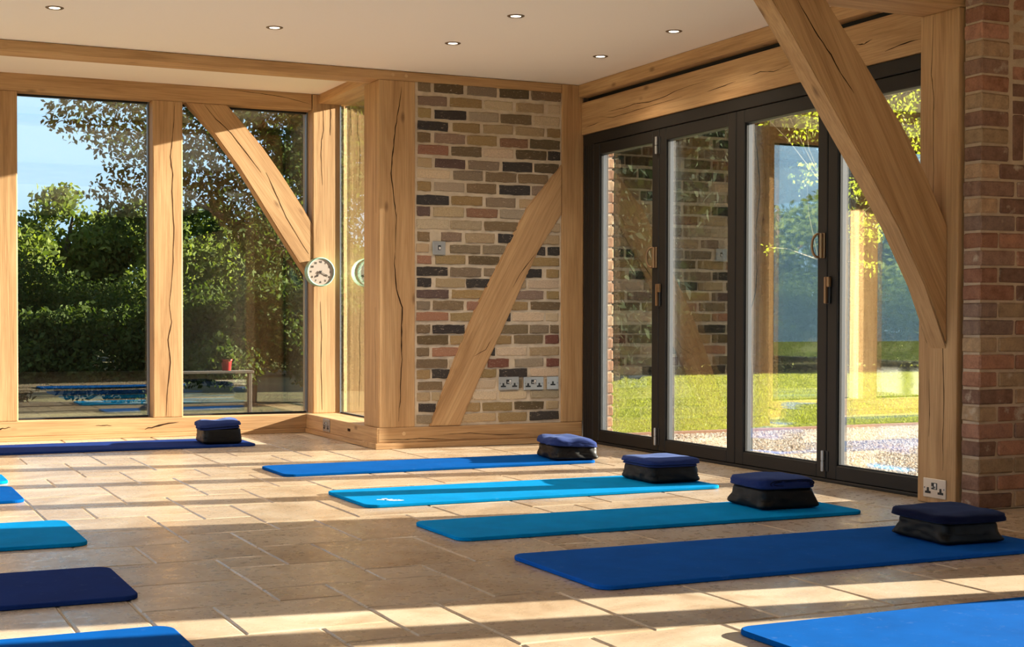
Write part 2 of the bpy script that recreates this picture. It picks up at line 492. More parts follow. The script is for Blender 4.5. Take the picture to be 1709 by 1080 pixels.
# the wall nearer than the pier, out of the frame: two glazed openings let the low sun in
NW = [(4.90, 5.10, 3.295, 4.798, 0, 2.75), (4.90, 5.10, 2.86, 3.03, 0, 2.75), (4.90, 5.10, Y_R, 1.2, 0, 2.75),
      (4.90, 5.10, Y_R, 3.295, 2.06, 2.75)]
tag(boxes('wall_right_front', NW, MORTAR2), 'plain wall with tall openings nearer than the brick pier', 'wall', kind='structure')
tag(boxes('wall_left', [(X_L - 0.2, X_L, Y_R, -2.2, 0, 2.75), (X_L - 0.2, X_L, 3.3, 3.5, 0, 2.75), (X_L - 0.2, X_L, 8.6, 10.4, 0, 2.75),
     (X_L - 0.2, X_L, Y_R, 10.4, 2.32, 2.75), (X_L - 0.2, X_L, Y_R, 10.4, 0, 0.36)], WALLPAINT), 'cream painted unseen wall, its wide openings added to let in skylight', 'wall', kind='structure')  # unseen wall; the openings are added to fill the room with skylight
tag(boxes('wall_rear', [(X_L - 0.2, 5.1, Y_R - 0.2, Y_R, 0, 2.75)], DARKWALL),
    'plain dark stained wall behind the viewpoint', 'wall', kind='structure')

# ---- bricks
PAL = {'k': (0.055, 0.048, 0.046), 'd': (0.135, 0.100, 0.058), 'b': (0.205, 0.150, 0.090), 'o': (0.330, 0.235, 0.115), 'g': (0.240, 0.190, 0.135),
       'h': (0.400, 0.330, 0.240), 't': (0.440, 0.335, 0.210), 'c': (0.590, 0.480, 0.350), 'p': (0.270, 0.195, 0.150), 'q': (0.135, 0.090, 0.080),
       'm': (0.300, 0.170, 0.110), 'r': (0.350, 0.185, 0.125), 's': (0.205, 0.090, 0.068)}

def face_brick_mesh(seed, L):
    """a ragged-edged brick face (looks along -y), unit length and height, 25 mm deep"""
    r = random.Random(seed)
    nx = 6 if L > 0.15 else 3
    loop = [(-0.5 + i / nx, -0.5) for i in range(nx)] + [(0.5, -0.5), (0.5, 0.0)] + [(0.5 - i / nx, 0.5) for i in range(nx)] + [(-0.5, 0.5), (-0.5, 0.0)]
    n = len(loop)
    vs = []
    for ring, (inset, y) in enumerate(((0.006, -0.007), (0.0015, -0.003), (-0.001, 0.018))):
        for x, z in loop:
            jx, jz = r.uniform(-1, 1), r.uniform(-1, 1)
            c = 1.6 if abs(x) > 0.49 and abs(z) > 0.49 else 1.0
            ix = inset * c / L * (1 if abs(x) > 0.49 else 0)
            iz = inset * c / 0.064 * (1 if abs(z) > 0.49 else 0)
            vs.append((x - math.copysign(ix, x) + jx * 0.0030 / L, y + r.uniform(-0.0015, 0.0015) * (ring == 0), z - math.copysign(iz, z) + jz * 0.0030 / 0.064))
    fs = [tuple(range(n))]
    for lv in (0, 1):
        for i in range(n):
            j = (i + 1) % n
            fs.append((lv * n + i, (lv + 1) * n + i, (lv + 1) * n + j, lv * n + j))
    me = pymesh('brick', vs, fs)
    me.materials.append(BRICK)
    return me

long_lib = [face_brick_mesh(100 + i, 0.215) for i in range(8)]
short_lib = [face_brick_mesh(200 + i, 0.100) for i in range(6)]
ROWZ = [2.31, 2.225, 2.144, 2.067, 1.988, 1.914, 1.829, 1.756, 1.677, 1.592, 1.516, 1.436, 1.356, 1.28, 1.208, 1.132, 1.059, 0.986, 0.914, 0.842, 0.761, 0.691, 0.615, 0.538, 0.471, 0.397, 0.326, 0.253, 0.182]
WALL_BRICKS = '3373,3458,0b;3486,3687,0d;3716,3923,0g;3947,4158,0d;4181,4396,0b;3373,3570,1p;3597,3817,1o;3836,4041,1c;4067,4266,1t;4296,4393,1c;3373,3464,2o;3488,3707,2k;3728,3938,2h;3957,4177,2b;4197,4389,2c;3370,3579,3k;3616,3804,3o;3830,4041,3t;4064,4273,3t;4296,4393,3o;3370,3459,4b;3488,3700,4p;3718,3925,4o;3951,4151,4m;4171,4390,4d;3373,3582,5r;3607,3817,5b;3836,4047,5c;4069,4289,5d;4303,4393,5k;3370,3468,6t;3492,3700,6q;3725,3944,6g;3970,4184,6k;4204,4382,6d;3370,3595,7c;3620,3826,7g;3849,4069,7b;4086,4303,7b;3370,3464,8o;3486,3695,8h;3716,3923,8b;3947,4167,8k;4184,4289,8p;3367,3587,9k;3606,3823,9o;3851,4062,9g;4093,4210,9t;3366,3459,10q;3480,3691,10t;3713,3933,10m;3953,4158,10h;3366,3591,11c;3601,3817,11h;3842,4080,11b;4322,4393,11t;3370,3455,12b;3535,3678,12p;3707,3912,12t;3938,4054,12k;4263,4389,12t;3364,3449,13t;3597,3808,13g;3830,3989,13g;4223,4283,13k;4300,4390,13k;3368,3467,14r;3495,3702,14o;3728,3945,14d;4178,4386,14o;3368,3579,15k;3600,3816,15g;3837,3930,15g;4134,4259,15k;4294,4386,15o;3368,3467,16k;3499,3702,16t;3713,3880,16k;4090,4141,16t;4160,4386,16c;3368,3586,17q;3611,3844,17o;4053,4270,17p;4296,4386,17o;3366,3458,18g;3479,3691,18b;3716,3808,18r;4032,4156,18o;4178,4394,18b;3366,3583,19r;3601,3794,19o;3981,4029,19k;4046,4274,19c;4289,4386,19c;3366,3458,20b;3476,3698,20k;3945,4156,20b;4171,4311,20g;4322,4386,20b;3371,3583,21d;3600,3702,21o;3909,4035,21o;4056,4267,21b;4285,4386,21s;3366,3454,22b;3476,3667,22r;3873,3916,22k;3930,4149,22c;4171,4386,22t;3366,3576,23b;3593,3632,23c;3866,4017,23s;4061,4270,23h;4296,4389,23s;3366,3458,24o;3472,3597,24k;3808,3927,24o;3949,4149,24k;4178,4386,24c;3375,3541,25b;3773,3923,25c;3945,4083,25t;4090,4116,25b;4134,4259,25t;4289,4386,25t;3368,3458,26t;3472,3527,26t;3752,3930,26c;3952,4149,26c;4178,4386,26h;3379,3499,27k;3702,3813,27o;3830,4040,27o;4061,4274,27d;4296,4386,27t;3366,3472,28g;3681,3923,28t;3945,4149,28o;4174,4386,28k'
r = random.Random(11)
for tok in WALL_BRICKS.split(';'):
    a, b, rc = tok.split(',')
    code, row = rc[-1], int(rc[:-1])
    x0, x1 = int(a) / 1000, int(b) / 1000
    L = x1 - x0
    me = r.choice(long_lib if L > 0.15 else short_lib)
    hgt = 0.063 if row < 13 else 0.058
    o = link('brick', me, None, wall_back, ((x0 + x1) / 2, Y_BRICK + 0.009 - r.uniform(0, 0.003) + (0.0035 if code == 'c' else 0), ROWZ[row] + r.uniform(-0.002, 0.002)), (0, r.uniform(-0.008, 0.008), 0))
    o.scale = (L * 1.02, 1, hgt * r.uniform(0.97, 1.06))
    f = r.uniform(0.88, 1.14)
    cc = PAL[code]
    o.color = (cc[0] * f * r.uniform(0.97, 1.05), cc[1] * f, cc[2] * f * r.uniform(0.94, 1.04), 1)

def block_brick_mesh(seed, sx, sy, sz):
    rr = random.Random(seed)
    bm = bmesh.new()
    bm_box(bm, -sx / 2, sx / 2, -sy / 2, sy / 2, -sz / 2, sz / 2)
    bmesh.ops.bevel(bm, geom=bm.edges[:], offset=0.006, segments=1, affect='EDGES')
    for v in bm.verts:
        v.co += Vector([rr.uniform(-0.0022, 0.0022) for _ in range(3)])
    me = bm_mesh('brick', bm)
    me.materials.append(BRICK)
    return me

RED = [tuple(1.55 * q for q in c3) for c3 in [(0.215, 0.105, 0.065), (0.175, 0.085, 0.055), (0.245, 0.125, 0.080), (0.150, 0.085, 0.060), (0.290, 0.190, 0.115), (0.200, 0.120, 0.085), (0.270, 0.140, 0.095), (0.165, 0.110, 0.085), (0.24, 0.165, 0.10)]]
def pier_brick(x0, x1, y0, y1, z0, z1, parent, pal=RED):
    o = link('brick', block_brick_mesh(r.random(), x1 - x0, y1 - y0, z1 - z0), None, parent, ((x0 + x1) / 2 + r.uniform(-0.002, 0.002), (y0 + y1) / 2 + r.uniform(-0.002, 0.002), (z0 + z1) / 2))
    c = r.choice(pal)
    f = r.uniform(0.9, 1.15)
    o.color = (c[0] * f, c[1] * f, c[2] * f, 1)
    return o

PX, PY = 4.485, 4.791
pitch = 0.0757
for i in range(32):
    z0 = 0.006 + i * pitch
    z1 = z0 + 0.0645
    if z0 > Z_CEIL - 0.03: break
    if 1.50 < z0:
        pier_brick(PX, PX + 0.158, PY, PY + 0.109, z0, z1, wall_right)
        if z0 < 1.73: continue
        pier_brick(PX + 0.182, PX + 0.36, PY + 0.006, PY + 0.10, z0 - 0.02, z1 - 0.02, wall_right)
    elif i % 2:
        pier_brick(PX, PX + 0.102, PY, PY + 0.109, z0, z1, wall_right)
        pier_brick(PX + 0.114, PX + 0.329, PY, PY + 0.10, z0, z1, wall_right)
    else:
        pier_brick(PX, PX + 0.200, PY, PY + 0.109, z0, z1, wall_right)
        pier_brick(PX + 0.212, PX + 0.37, PY, PY + 0.10, z0, z1, wall_right)
for q in range(2):      # a pair of soldier bricks standing on end
    pier_brick(PX + 0.184 + q * 0.077, PX + 0.248 + q * 0.077, PY + 0.004, PY + 0.10, 1.527, 1.728, wall_right)
box('gap_strip', 4.505, 4.60, 4.9005, 4.914, 0, Z_CEIL, SEAL, wall_right)

# ---- brick outer corner of the building, seen through the first door pane
corner = boxes('wall_outer', [(4.668, 4.79, 8.615, 8.90, -0.1, 2.75)], MORTAR)
tag(corner, 'sunlit brick outer corner seen through the first door pane', 'wall', kind='structure')
WARM = [(0.46, 0.27, 0.15), (0.42, 0.22, 0.12), (0.50, 0.33, 0.19), (0.36, 0.18, 0.10), (0.45, 0.30, 0.18)]
for i in range(32):
    z0 = -0.06 + i * 0.0765
    pier_brick(4.680 if i % 2 else 4.664, 4.80, 8.603, 8.70, z0, z0 + 0.065, corner, WARM)

# ------------------------------------------------------------------ oak timbers
def crack(parent, axis, plane, pts, w, base):
    """a drying split: a tapering dark sliver let into a timber face; axis 'Y' -> pts are (x, z), 'X' -> pts are (y, z)"""
    rr = random.Random(len(pts) * 7 + int(abs(pts[0][0]) * 1000))
    P = []
    for (a0, b0), (a1, b1) in zip(pts, pts[1:]):
        for q in range(4):
            t = q / 4
            P.append((a0 + (a1 - a0) * t, b0 + (b1 - b0) * t))
    P.append(pts[-1])
    n = len(P)
    L, Rr = [], []
    for i, p in enumerate(P):
        d = Vector(P[min(i + 1, n - 1)]) - Vector(P[max(i - 1, 0)])
        d.normalize()
        nrm = Vector((-d.y, d.x))
        s = i / (n - 1)
        ww = 0.66 * w * (0.15 + 0.85 * math.sin(math.pi * min(1, max(0, s))) ** 0.7) * rr.uniform(0.55, 1.25)
        off = rr.uniform(-0.22, 0.22) * w
        c = Vector(p) + nrm * off
        L.append(c + nrm * ww / 2)
        Rr.append(c - nrm * ww / 2)
    poly = L + Rr[::-1]
    def pos(q, out):
        if axis == 'Y':
            return (q.x - base[0], plane - out - base[1], q.y - base[2])
        return (plane - out - base[0], q.x - base[1], q.y - base[2])
    m = len(poly)
    vs = [pos(q, 0.0006) for q in poly] + [pos(q, -0.004) for q in poly]
    fs = []
    for i in range(n - 1):
        a, b, c, d = i, i + 1, m - 2 - i, m - 1 - i
        fs.append((a, b, c, d))
    fs += [(i, (i + 1) % m, m + (i + 1) % m, m + i) for i in range(m)]
    return link('drying_crack', pymesh('drying_crack', vs, fs), CRACK, parent)

def timber(name, label, cat, x0, x1, y0, y1, z0, z1, axis, group=None, bevel=0.008):
    base = ((x0 + x1) / 2, (y0 + y1) / 2, z0)
    me = box_mesh(name, x1 - x0, y1 - y0, z1 - z0, bevel, 2)
    me.transform(Matrix.Translation((0, 0, (z1 - z0) / 2)))
    o = link(name, me, OAK[axis], None, base)
    tag(o, label, cat, group, 'thing')
    return o, base

def pegs(parent, base, axis, plane, pts, rad=0.011):
    for a, z in pts:
        me = cyl_mesh('peg', rad, rad, 0.012, 12, axis, 0.002)
        loc = (a - base[0], plane - base[1], z - base[2]) if axis == 'Y' else (plane - base[0], a - base[1], z - base[2])
        link('peg', me, PEG, parent, loc)

# brick wall frame
t, b = timber('oak_post', 'thick oak corner post with a long wandering split, left edge of the brick panel', 'post', 3.106, 3.353, Y_BRICK, 8.890, 0.134, 2.338, 2)
crack(t, 'Y', Y_BRICK, [(3.259, 2.301), (3.242, 2.177), (3.218, 2.04), (3.2, 1.882), (3.188, 1.747), (3.212, 1.568), (3.224, 1.456), (3.218, 1.254)], 0.011, b)
crack(t, 'Y', Y_BRICK, [(3.217, 1.25), (3.212, 1.177), (3.226, 1.012), (3.266, 0.899), (3.26, 0.746), (3.263, 0.568), (3.253, 0.339), (3.24, 0.173)], 0.012, b)
crack(t, 'X', 3.106, [(8.66, 2.30), (8.655, 1.9), (8.66, 1.5)], 0.005, b)
crack(t, 'X', 3.106, [(8.67, 0.90), (8.675, 0.72), (8.665, 0.55), (8.67, 0.25)], 0.006, b)
t, b = timber('oak_post', 'slim oak post between the brick panel and the folding doors', 'post', 4.404, 4.566, Y_BRICK - 0.002, 8.850, 0.134, Z_CEIL, 2)
t, b = timber('oak_beam', 'long oak ceiling beam crossing in front of the window bay and over the brick panel', 'beam', X_L, 4.403, Y_BRICK, 8.800, 2.338, 2.3995, 0)
pegs(t, b, 'Y', Y_BRICK + 0.002, [(3.20, 2.372), (3.29, 2.370)])
t, b = timber('oak_sill', 'oak sole plate under the brick panel with a long level split', 'sill', 3.100, 4.562, Y_BRICK - 0.003, 8.850, 0.036, 0.134, 0)
pegs(t, b, 'Y', Y_BRICK - 0.001, [(3.275, 0.094)], 0.013)
crack(t, 'Y', Y_BRICK - 0.003, [(3.112, 0.062), (3.274, 0.056), (3.383, 0.060), (3.605, 0.046), (3.803, 0.048)], 0.006, b)
crack(t, 'Y', Y_BRICK - 0.003, [(3.549, 0.080), (3.732, 0.084), (3.947, 0.066), (4.166, 0.064)], 0.006, b)
t = box('baseboard_back', 3.080, 4.560, 8.586, 8.860, 0.0, 0.036, OAK[0], bevel=0.002)
tag(t, 'thin oak skirting strip at the foot of the brick panel frame', 'baseboard', kind='structure')

def brace(name, label, lower, upper, y0, t, n_extra=0):
    """a curved oak brace: outline in world (x, z), lower edge then upper edge"""
    poly = lower + upper[::-1]
    bx = sum(p[0] for p in poly) / len(poly)
    bz = min(p[1] for p in poly)
    d = Vector(((lower[-1][0] + upper[-1][0]) - (lower[0][0] + upper[0][0]), (lower[-1][1] + upper[-1][1]) - (lower[0][1] + upper[0][1])))
    ang = math.atan2(d.y, d.x)
    ca, sa = math.cos(ang), math.sin(ang)
    loc = [((x - bx) * ca + (z - bz) * sa, -(x - bx) * sa + (z - bz) * ca) for x, z in poly]
    me = prism_mesh(name, loc, t)
    bm = bmesh.new()
    bm.from_mesh(me)
    es = [e for e in bm.edges if abs(e.verts[0].co.y - e.verts[1].co.y) < 1e-6]
    bmesh.ops.bevel(bm, geom=es, offset=0.006, segments=2, affect='EDGES')
    bm.to_mesh(me)
    bm.free()
    o = link(name, me, OAK[0], None, (bx, y0, bz), (0, -ang, 0))
    tag(o, label, 'brace', kind='thing')
    return o, Matrix.Translation((bx, y0, bz)) @ Matrix.Rotation(-ang, 4, 'Y')

def brace_crack(o, mw, plane, pts, w):
    c = crack(None, 'Y', plane, pts, w, (0, 0, 0))
    c.data.transform(mw.inverted())
    c.parent = o

o, mw = brace('oak_brace', 'curved oak brace crossing the brick panel',
    [(4.400, 1.860), (4.147, 1.571), (3.980, 1.270), (3.774, 0.903), (3.620, 0.556), (3.452, 0.136)],
    [(4.401, 1.528), (4.227, 1.275), (4.090, 1.008), (3.944, 0.707), (3.802, 0.433), (3.667, 0.136)], Y_BRICK - 0.006, 0.08)
brace_crack(o, mw, Y_BRICK - 0.006, [(4.205, 1.262), (4.104, 1.141), (4.039, 1.034)], 0.007)
brace_crack(o, mw, Y_BRICK - 0.006, [(3.895, 0.706), (3.845, 0.627), (3.759, 0.582)], 0.005)

# door wall timbers
t, b = timber('oak_beam', 'deep oak lintel beam with splits directly above the folding doors', 'beam', 4.550, 4.700, 5.10, 8.605, 2.066, 2.281, 1, bevel=0.006)
for pts, w in (([(8.236, 2.178), (8.027, 2.173), (7.875, 2.181), (7.703, 2.167), (7.538, 2.175), (7.378, 2.195), (7.062, 2.203)], 0.006),
               ([(8.358, 2.158), (8.17, 2.131), (7.862, 2.139), (7.632, 2.142), (7.333, 2.146)], 0.005),
               ([(8.56, 2.110), (8.45, 2.114), (8.37, 2.122)], 0.005), ([(7.062, 2.139), (6.924, 2.145), (6.768, 2.156)], 0.006),
               ([(6.639, 2.165), (6.534, 2.173), (6.411, 2.154), (6.282, 2.166)], 0.005), ([(5.725, 2.179), (5.661, 2.173), (5.599, 2.186)], 0.008),
               ([(5.506, 2.111), (5.405, 2.125), (5.255, 2.128)], 0.008)):
    crack(t, 'X', 4.550, pts, w, b)
t, b = timber('oak_beam', 'oak wall plate under the ceiling above the door lintel', 'beam', 4.525, 4.700, 5.10, 8.603, 2.316, 2.3995, 1, bevel=0.006)
tag(box('recess_shade_1', 4.600, 4.700, 5.10, 8.60, 2.279, 2.318, SEAL), 'black strip coloured as shade in the gap between the door lintel and the wall plate', 'recess_shade', kind='structure')  # black fill stands in for the shade in the recess
t, b = timber('oak_post', 'oak post with a double socket, between the folding doors and the brick pier', 'post', 4.470, 4.720, 4.915, 5.164, 0.0, 2.203, 2)
crack(t, 'X', 4.470, [(5.082, 2.19), (5.085, 2.042), (5.09, 1.93), (5.072, 1.816), (5.077, 1.742), (5.07, 1.5), (5.075, 1.3)], 0.005, b)
crack(t, 'X', 4.470, [(5.03, 1.25), (5.02, 1.0), (5.001, 0.658), (4.993, 0.468), (4.998, 0.289), (4.995, 0.155)], 0.006, b)
crack(t, 'X', 4.470, [(5.09, 0.56), (5.085, 0.40), (5.09, 0.30)], 0.004, b)
t, b = timber('oak_beam', 'oak tie beam overhead, carried by the large brace', 'beam', X_L, 4.720, 4.915, 5.164, 2.203, 2.42, 0)
o, mw = brace('oak_brace', 'large curved oak brace leaning from the door post up to the tie beam',
    [(3.485, 2.207), (3.600, 2.060), (3.714, 1.905), (3.863, 1.698), (4.060, 1.432), (4.199, 1.229), (4.348, 0.975), (4.470, 0.700)],
    [(3.780, 2.207), (3.900, 2.062), (4.020, 1.916), (4.232, 1.651), (4.361, 1.445), (4.470, 1.245), (4.4702, 1.0), (4.4702, 0.72)], 4.978, 0.122)
brace_crack(o, mw, 4.978, [(3.652, 2.166), (3.738, 2.048), (3.825, 1.95), (3.878, 1.877), (3.949, 1.797)], 0.008)

# window bay timbers
t, b = timber('oak_sill', 'long oak sill plate under the bay windows with slanting knots', 'sill', X_L, 3.12, Y_BAY, 10.36, 0.030, 0.134, 0, bevel=0.005)
crack(t, 'Y', Y_BAY, [(1.934, 0.058), (2.03, 0.080), (2.169, 0.100)], 0.018, b)
crack(t, 'Y', Y_BAY, [(0.95, 0.083), (1.0, 0.089), (1.051, 0.096)], 0.014, b)
crack(t, 'Y', Y_BAY, [(1.60, 0.092), (1.648, 0.092), (1.712, 0.090)], 0.007, b)
tag(box('baseboard_bay', X_L, 3.10, Y_BAY - 0.010, 10.36, 0.0, 0.030, OAK[0], bevel=0.002), 'thin oak skirting strip under the bay sill plate', 'baseboard', kind='structure')
t, b = timber('oak_sill', 'short oak sill plate returning from the bay to the corner post', 'sill', 3.092, 3.372, 8.605, Y_BAY + 0.01, 0.030, 0.134, 1, bevel=0.005)
box('tenon_slot', 3.0895, 3.10, 9.12, 9.17, 0.076, 0.094, CRACK, t, base=b)
tag(box('baseboard_return', 3.082, 3.37, 8.588, Y_BAY - 0.012, 0.0, 0.030, OAK[1], bevel=0.002), 'thin oak skirting strip under the short return sill', 'baseboard', kind='structure')
t, b = timber('oak_beam', 'oak header beam over the bay windows', 'beam', X_L, 3.136, Y_BAY, 10.36, 2.338, Z_BAY + 0.002, 0)
crack(t, 'Y', Y_BAY, [(2.495, 2.448), (2.737, 2.435), (2.952, 2.418), (3.128, 2.381)], 0.006, b)
t, b = timber('oak_beam', 'short oak beam over the narrow side pane of the bay', 'beam', 3.190, 3.420, 8.80, Y_BAY + 0.05, 2.390, Z_BAY + 0.002, 1)
t, b = timber('oak_post', 'sunlit oak post carrying the round wall clock', 'post', 3.142, 3.352, Y_BAY, 10.36, 0.134, 2.455, 2)
crack(t, 'Y', Y_BAY, [(3.277, 2.385), (3.278, 2.297), (3.275, 2.166)], 0.007, b)
crack(t, 'Y', Y_BAY, [(3.224, 2.343), (3.224, 2.197), (3.209, 2.124), (3.206, 2.013), (3.215, 1.8)], 0.006, b)
crack(t, 'Y', Y_BAY, [(3.20, 0.95), (3.21, 0.7), (3.205, 0.5), (3.215, 0.16)], 0.006, b)
t, b = timber('oak_post', 'oak mullion post with a long split between the two bay windows', 'post', 1.992, 2.200, Y_BAY, 10.34, 0.134, 2.338, 2)
crack(t, 'Y', Y_BAY, [(2.147, 2.333), (2.131, 2.106), (2.115, 1.949), (2.13, 1.825), (2.125, 1.714), (2.138, 1.459), (2.129, 1.146), (2.105, 0.911)], 0.009, b)
crack(t, 'Y', Y_BAY, [(2.108, 0.92), (2.121, 0.801), (2.097, 0.676), (2.112, 0.519), (2.088, 0.285), (2.08, 0.144)], 0.009, b)
t, b = timber('oak_post', 'oak mullion post with curled grain at the left edge of the photo', 'post', 0.890, 1.100, Y_BAY, 10.34, 0.134, 2.338, 2)
t, b = timber('oak_post', 'oak mullion post further along the bay past the frame edge', 'post', -0.230, -0.020, Y_BAY, 10.34, 0.134, 2.338, 2)
t, b = timber('oak_post', 'oak mullion post farthest along the bay past the frame edge', 'post', -1.350, -1.140, Y_BAY, 10.34, 0.134, 2.338, 2)
o, mw = brace('oak_brace', 'slanting oak brace across the right-hand bay window',
    [(2.225, 2.338), (2.425, 2.128), (2.600, 1.900), (2.760, 1.658), (2.920, 1.410), (3.068, 1.190), (3.142, 1.085)],
    [(2.515, 2.338), (2.650, 2.190), (2.773, 2.050), (2.900, 1.880), (3.020, 1.705), (3.118, 1.556), (3.142, 1.510)], Y_BAY + 0.004, 0.10)
brace_crack(o, mw, Y_BAY + 0.004, [(2.355, 2.325), (2.437, 2.232), (2.544, 2.138), (2.652, 2.009), (2.76, 1.872)], 0.009)
brace_crack(o, mw, Y_BAY + 0.004, [(2.797, 1.873), (2.87, 1.721), (2.944, 1.556), (3.112, 1.296)], 0.009)

# ------------------------------------------------------------------ windows
def window(name, label, x0, x1, z0, z1, y):
    e = empty(name, ((x0 + x1) / 2, y, z0))
    tag(e, label, 'window', kind='structure')
    b = e.location
    box('pane', x0 + 0.006, x1 - 0.006, y + 0.0, y + 0.026, z0 + 0.006, z1 - 0.006, GLASS, e, base=b)
    for s in (0, 1):
        xx = x0 if s == 0 else x1 - 0.012
        box('glazing_bar', xx, xx + 0.012, y - 0.006, y + 0.032, z0, z1, BEAD, e, base=b)
        zz = z0 if s == 0 else z1 - 0.012
        box('glazing_bar', x0 + 0.012, x1 - 0.012, y - 0.006, y + 0.032, zz, zz + 0.012, SEAL, e, base=b)
    return e

GY = 10.235
window('window_1', 'tall fixed window pane left of the mullion post', 1.100, 1.992, 0.134, 2.338, GY)
window('window_2', 'tall fixed window pane behind the slanting brace', 2.200, 3.142, 0.134, 2.338, GY)
window('window_3', 'tall fixed window pane past the left edge of the photo', -0.020, 0.890, 0.134, 2.338, GY)
window('window_4', 'tall fixed window pane second past the left edge of the photo', -1.140, -0.230, 0.134, 2.338, GY)
e = empty('window_5', (3.372, 9.5, 0.134))
tag(e, 'narrow side pane of the bay that mirrors the clock', 'window', kind='structure')
box('pane', 3.354, 3.378, 8.895, 10.1135, 0.134, 2.39, GLASS, e, base=e.location)
box('glazing_bar', 3.347, 3.3535, 10.1085, 10.1138, 0.134, 2.39, BEAD, e, base=e.location)
box('glazing_bar', 3.347, 3.385, 8.89, 8.90, 0.134, 2.39, SEAL, e, base=e.location)
box('glazing_bar', 3.347, 3.385, 8.90, 10.098, 0.130, 0.142, SEAL, e, base=e.location)
e = empty('window_6', (5.0, 2.0, 0.0))
tag(e, 'tall glazing in the wall nearer than the pier', 'window', kind='structure')
box('pane', 5.0, 5.02, 3.03, 3.295, 0, 2.06, GLASS, e, base=e.location)
box('pane', 5.0, 5.02, 1.2, 2.86, 0, 2.06, GLASS, e, base=e.location)
for yy in (2.1,):
    box('glazing_bar', 4.98, 5.05, yy - 0.06, yy + 0.06, 0, 2.06, ALU, e, base=e.location)

# ------------------------------------------------------------------ folding doors
XF0, XF1 = X_DOOR, 4.635
e = empty('door_frame', (4.60, 6.8, 0.0))
tag(e, 'dark aluminium outer frame around the four folding doors', 'door frame', kind='structure')
b = e.location
box('jamb', XF0, XF1 + 0.03, 8.462, 8.602, 0.0, 2.064, ALU, e, 0.003, base=b)
for q in range(4):
    box('jamb_groove', XF0 - 0.0015, XF0 + 0.004, 8.487 + q * 0.028, 8.491 + q * 0.028, 0.0, 1.99, SEAL, e, base=b)
box('jamb', XF0 + 0.01, XF1 + 0.03, 5.045, 5.125, 0.0, 2.064, ALU, e, 0.003, base=b)
box('head', XF0 - 0.004, XF1 + 0.03, 5.125, 8.462, 1.994, 2.064, ALU, e, 0.003, base=b)
box('threshold', XF0 - 0.006, XF1 + 0.05, 5.125, 8.462, 0.0, 0.016, ALU, e, 0.003, base=b)

def folding_door(n, label, y0, y1):
    d = empty('door_%d' % n, (4.60, (y0 + y1) / 2, 0.018))
    tag(d, label, 'door', kind='structure')
    b = d.location
    g = 0.003
    a0, a1 = y0 + g, y1 - g
    sw = 0.078
    box('stile', XF0, XF1, a0, a0 + sw, 0.018, 1.990, ALU, d, 0.004, base=b)
    box('stile', XF0, XF1, a1 - sw, a1, 0.018, 1.990, ALU, d, 0.004, base=b)
    box('rail', XF0 + 0.0005, XF1, a0 + sw, a1 - sw, 1.916, 1.990, ALU, d, 0.004, base=b)
    box('rail', XF0 + 0.0005, XF1, a0 + sw, a1 - sw, 0.018, 0.090, ALU, d, 0.004, base=b)
    box('pane', XF0 + 0.028, XF0 + 0.054, a0 + sw, a1 - sw, 0.090, 1.916, DOORGLASS, d, base=b)
    # warm edge spacer seen inside the glazing rebate
    box('spacer', XF0 + 0.0285, XF0 + 0.0535, a1 - sw - 0.005, a1 - sw - 0.0005, 0.092, 1.914, BEAD, d, base=b)
    box('gasket', XF0 + 0.014, XF0 + 0.027, a1 - sw - 0.006, a1 - sw, 0.090, 1.916, SEAL, d, base=b)
    box('gasket', XF0 + 0.014, XF0 + 0.027, a0 + sw, a1 - sw - 0.006, 0.090, 0.096, SEAL, d, base=b)
    return d

YB = [8.462, 7.620, 6.787, 5.960, 5.128]
doors = [folding_door(1, 'glazed folding door beside the slim oak post', YB[1], YB[0]),
         folding_door(2, 'second glazed folding door from the brick panel', YB[2], YB[1]),
         folding_door(3, 'third glazed folding door from the brick panel', YB[3], YB[2]),
         folding_door(4, 'glazed folding door beside the large brace and socket post', YB[4], YB[3])]

def hinge(parent, y, z):
    b = parent.location
    h = empty('hinge', (XF0 - b[0], y - b[1], z - b[2]))
    h.parent = parent
    link('knuckle', cyl_mesh('knuckle', 0.010, 0.010, 0.052, 12, 'Z', 0.002), STEEL, h, (-0.012, 0, 0.027))
    link('knuckle', cyl_mesh('knuckle', 0.010, 0.010, 0.052, 12, 'Z', 0.002), STEEL, h, (-0.012, 0, -0.027))
    link('leaf', box_mesh('leaf', 0.005, 0.034, 0.104, 0.001), BLACKP, h, (-0.0015, -0.016, 0))

def door_pull(parent, y, z):
    b = parent.location
    h = empty('door_handle', (XF0 - b[0], y - b[1], z - b[2]))
    h.parent = parent
    h['label'] = 'bronze D-shaped pull handle'
    link('backplate', box_mesh('backplate', 0.012, 0.030, 0.128, 0.003), BRONZE, h, (-0.006, 0, 0))
    link('spindle', cyl_mesh('spindle', 0.010, 0.010, 0.126, 12, 'Z', 0.002), BRONZE, h, (-0.016, 0.004, 0))
    pts = []
    for i in range(13):
        a = math.pi * i / 12
        pts.append((-0.018 - 0.030 * math.sin(a) ** 0.7, 0.012 + 0.026 * math.sin(a) ** 0.7, 0.060 * math.cos(a)))
    link('grip', tube_mesh('grip', pts, 0.0065, 10), BRONZE, h)

def bolt_lever(parent, y, z):
    b = parent.location
    h = empty('bolt_lever', (XF0 - b[0], y - b[1], z - b[2]))
    h.parent = parent
    link('lever_base', box_mesh('lever_base', 0.014, 0.026, 0.140, 0.004), BLACKP, h, (-0.006, 0, 0))
    link('lever_grip', box_mesh('lever_grip', 0.018, 0.016, 0.136, 0.006, 2), BRONZE, h, (-0.020, 0.008, 0.0))
    link('lever_boss', box_mesh('lever_boss', 0.020, 0.028, 0.052, 0.006, 2), BRONZE, h, (-0.014, -0.004, 0.042))

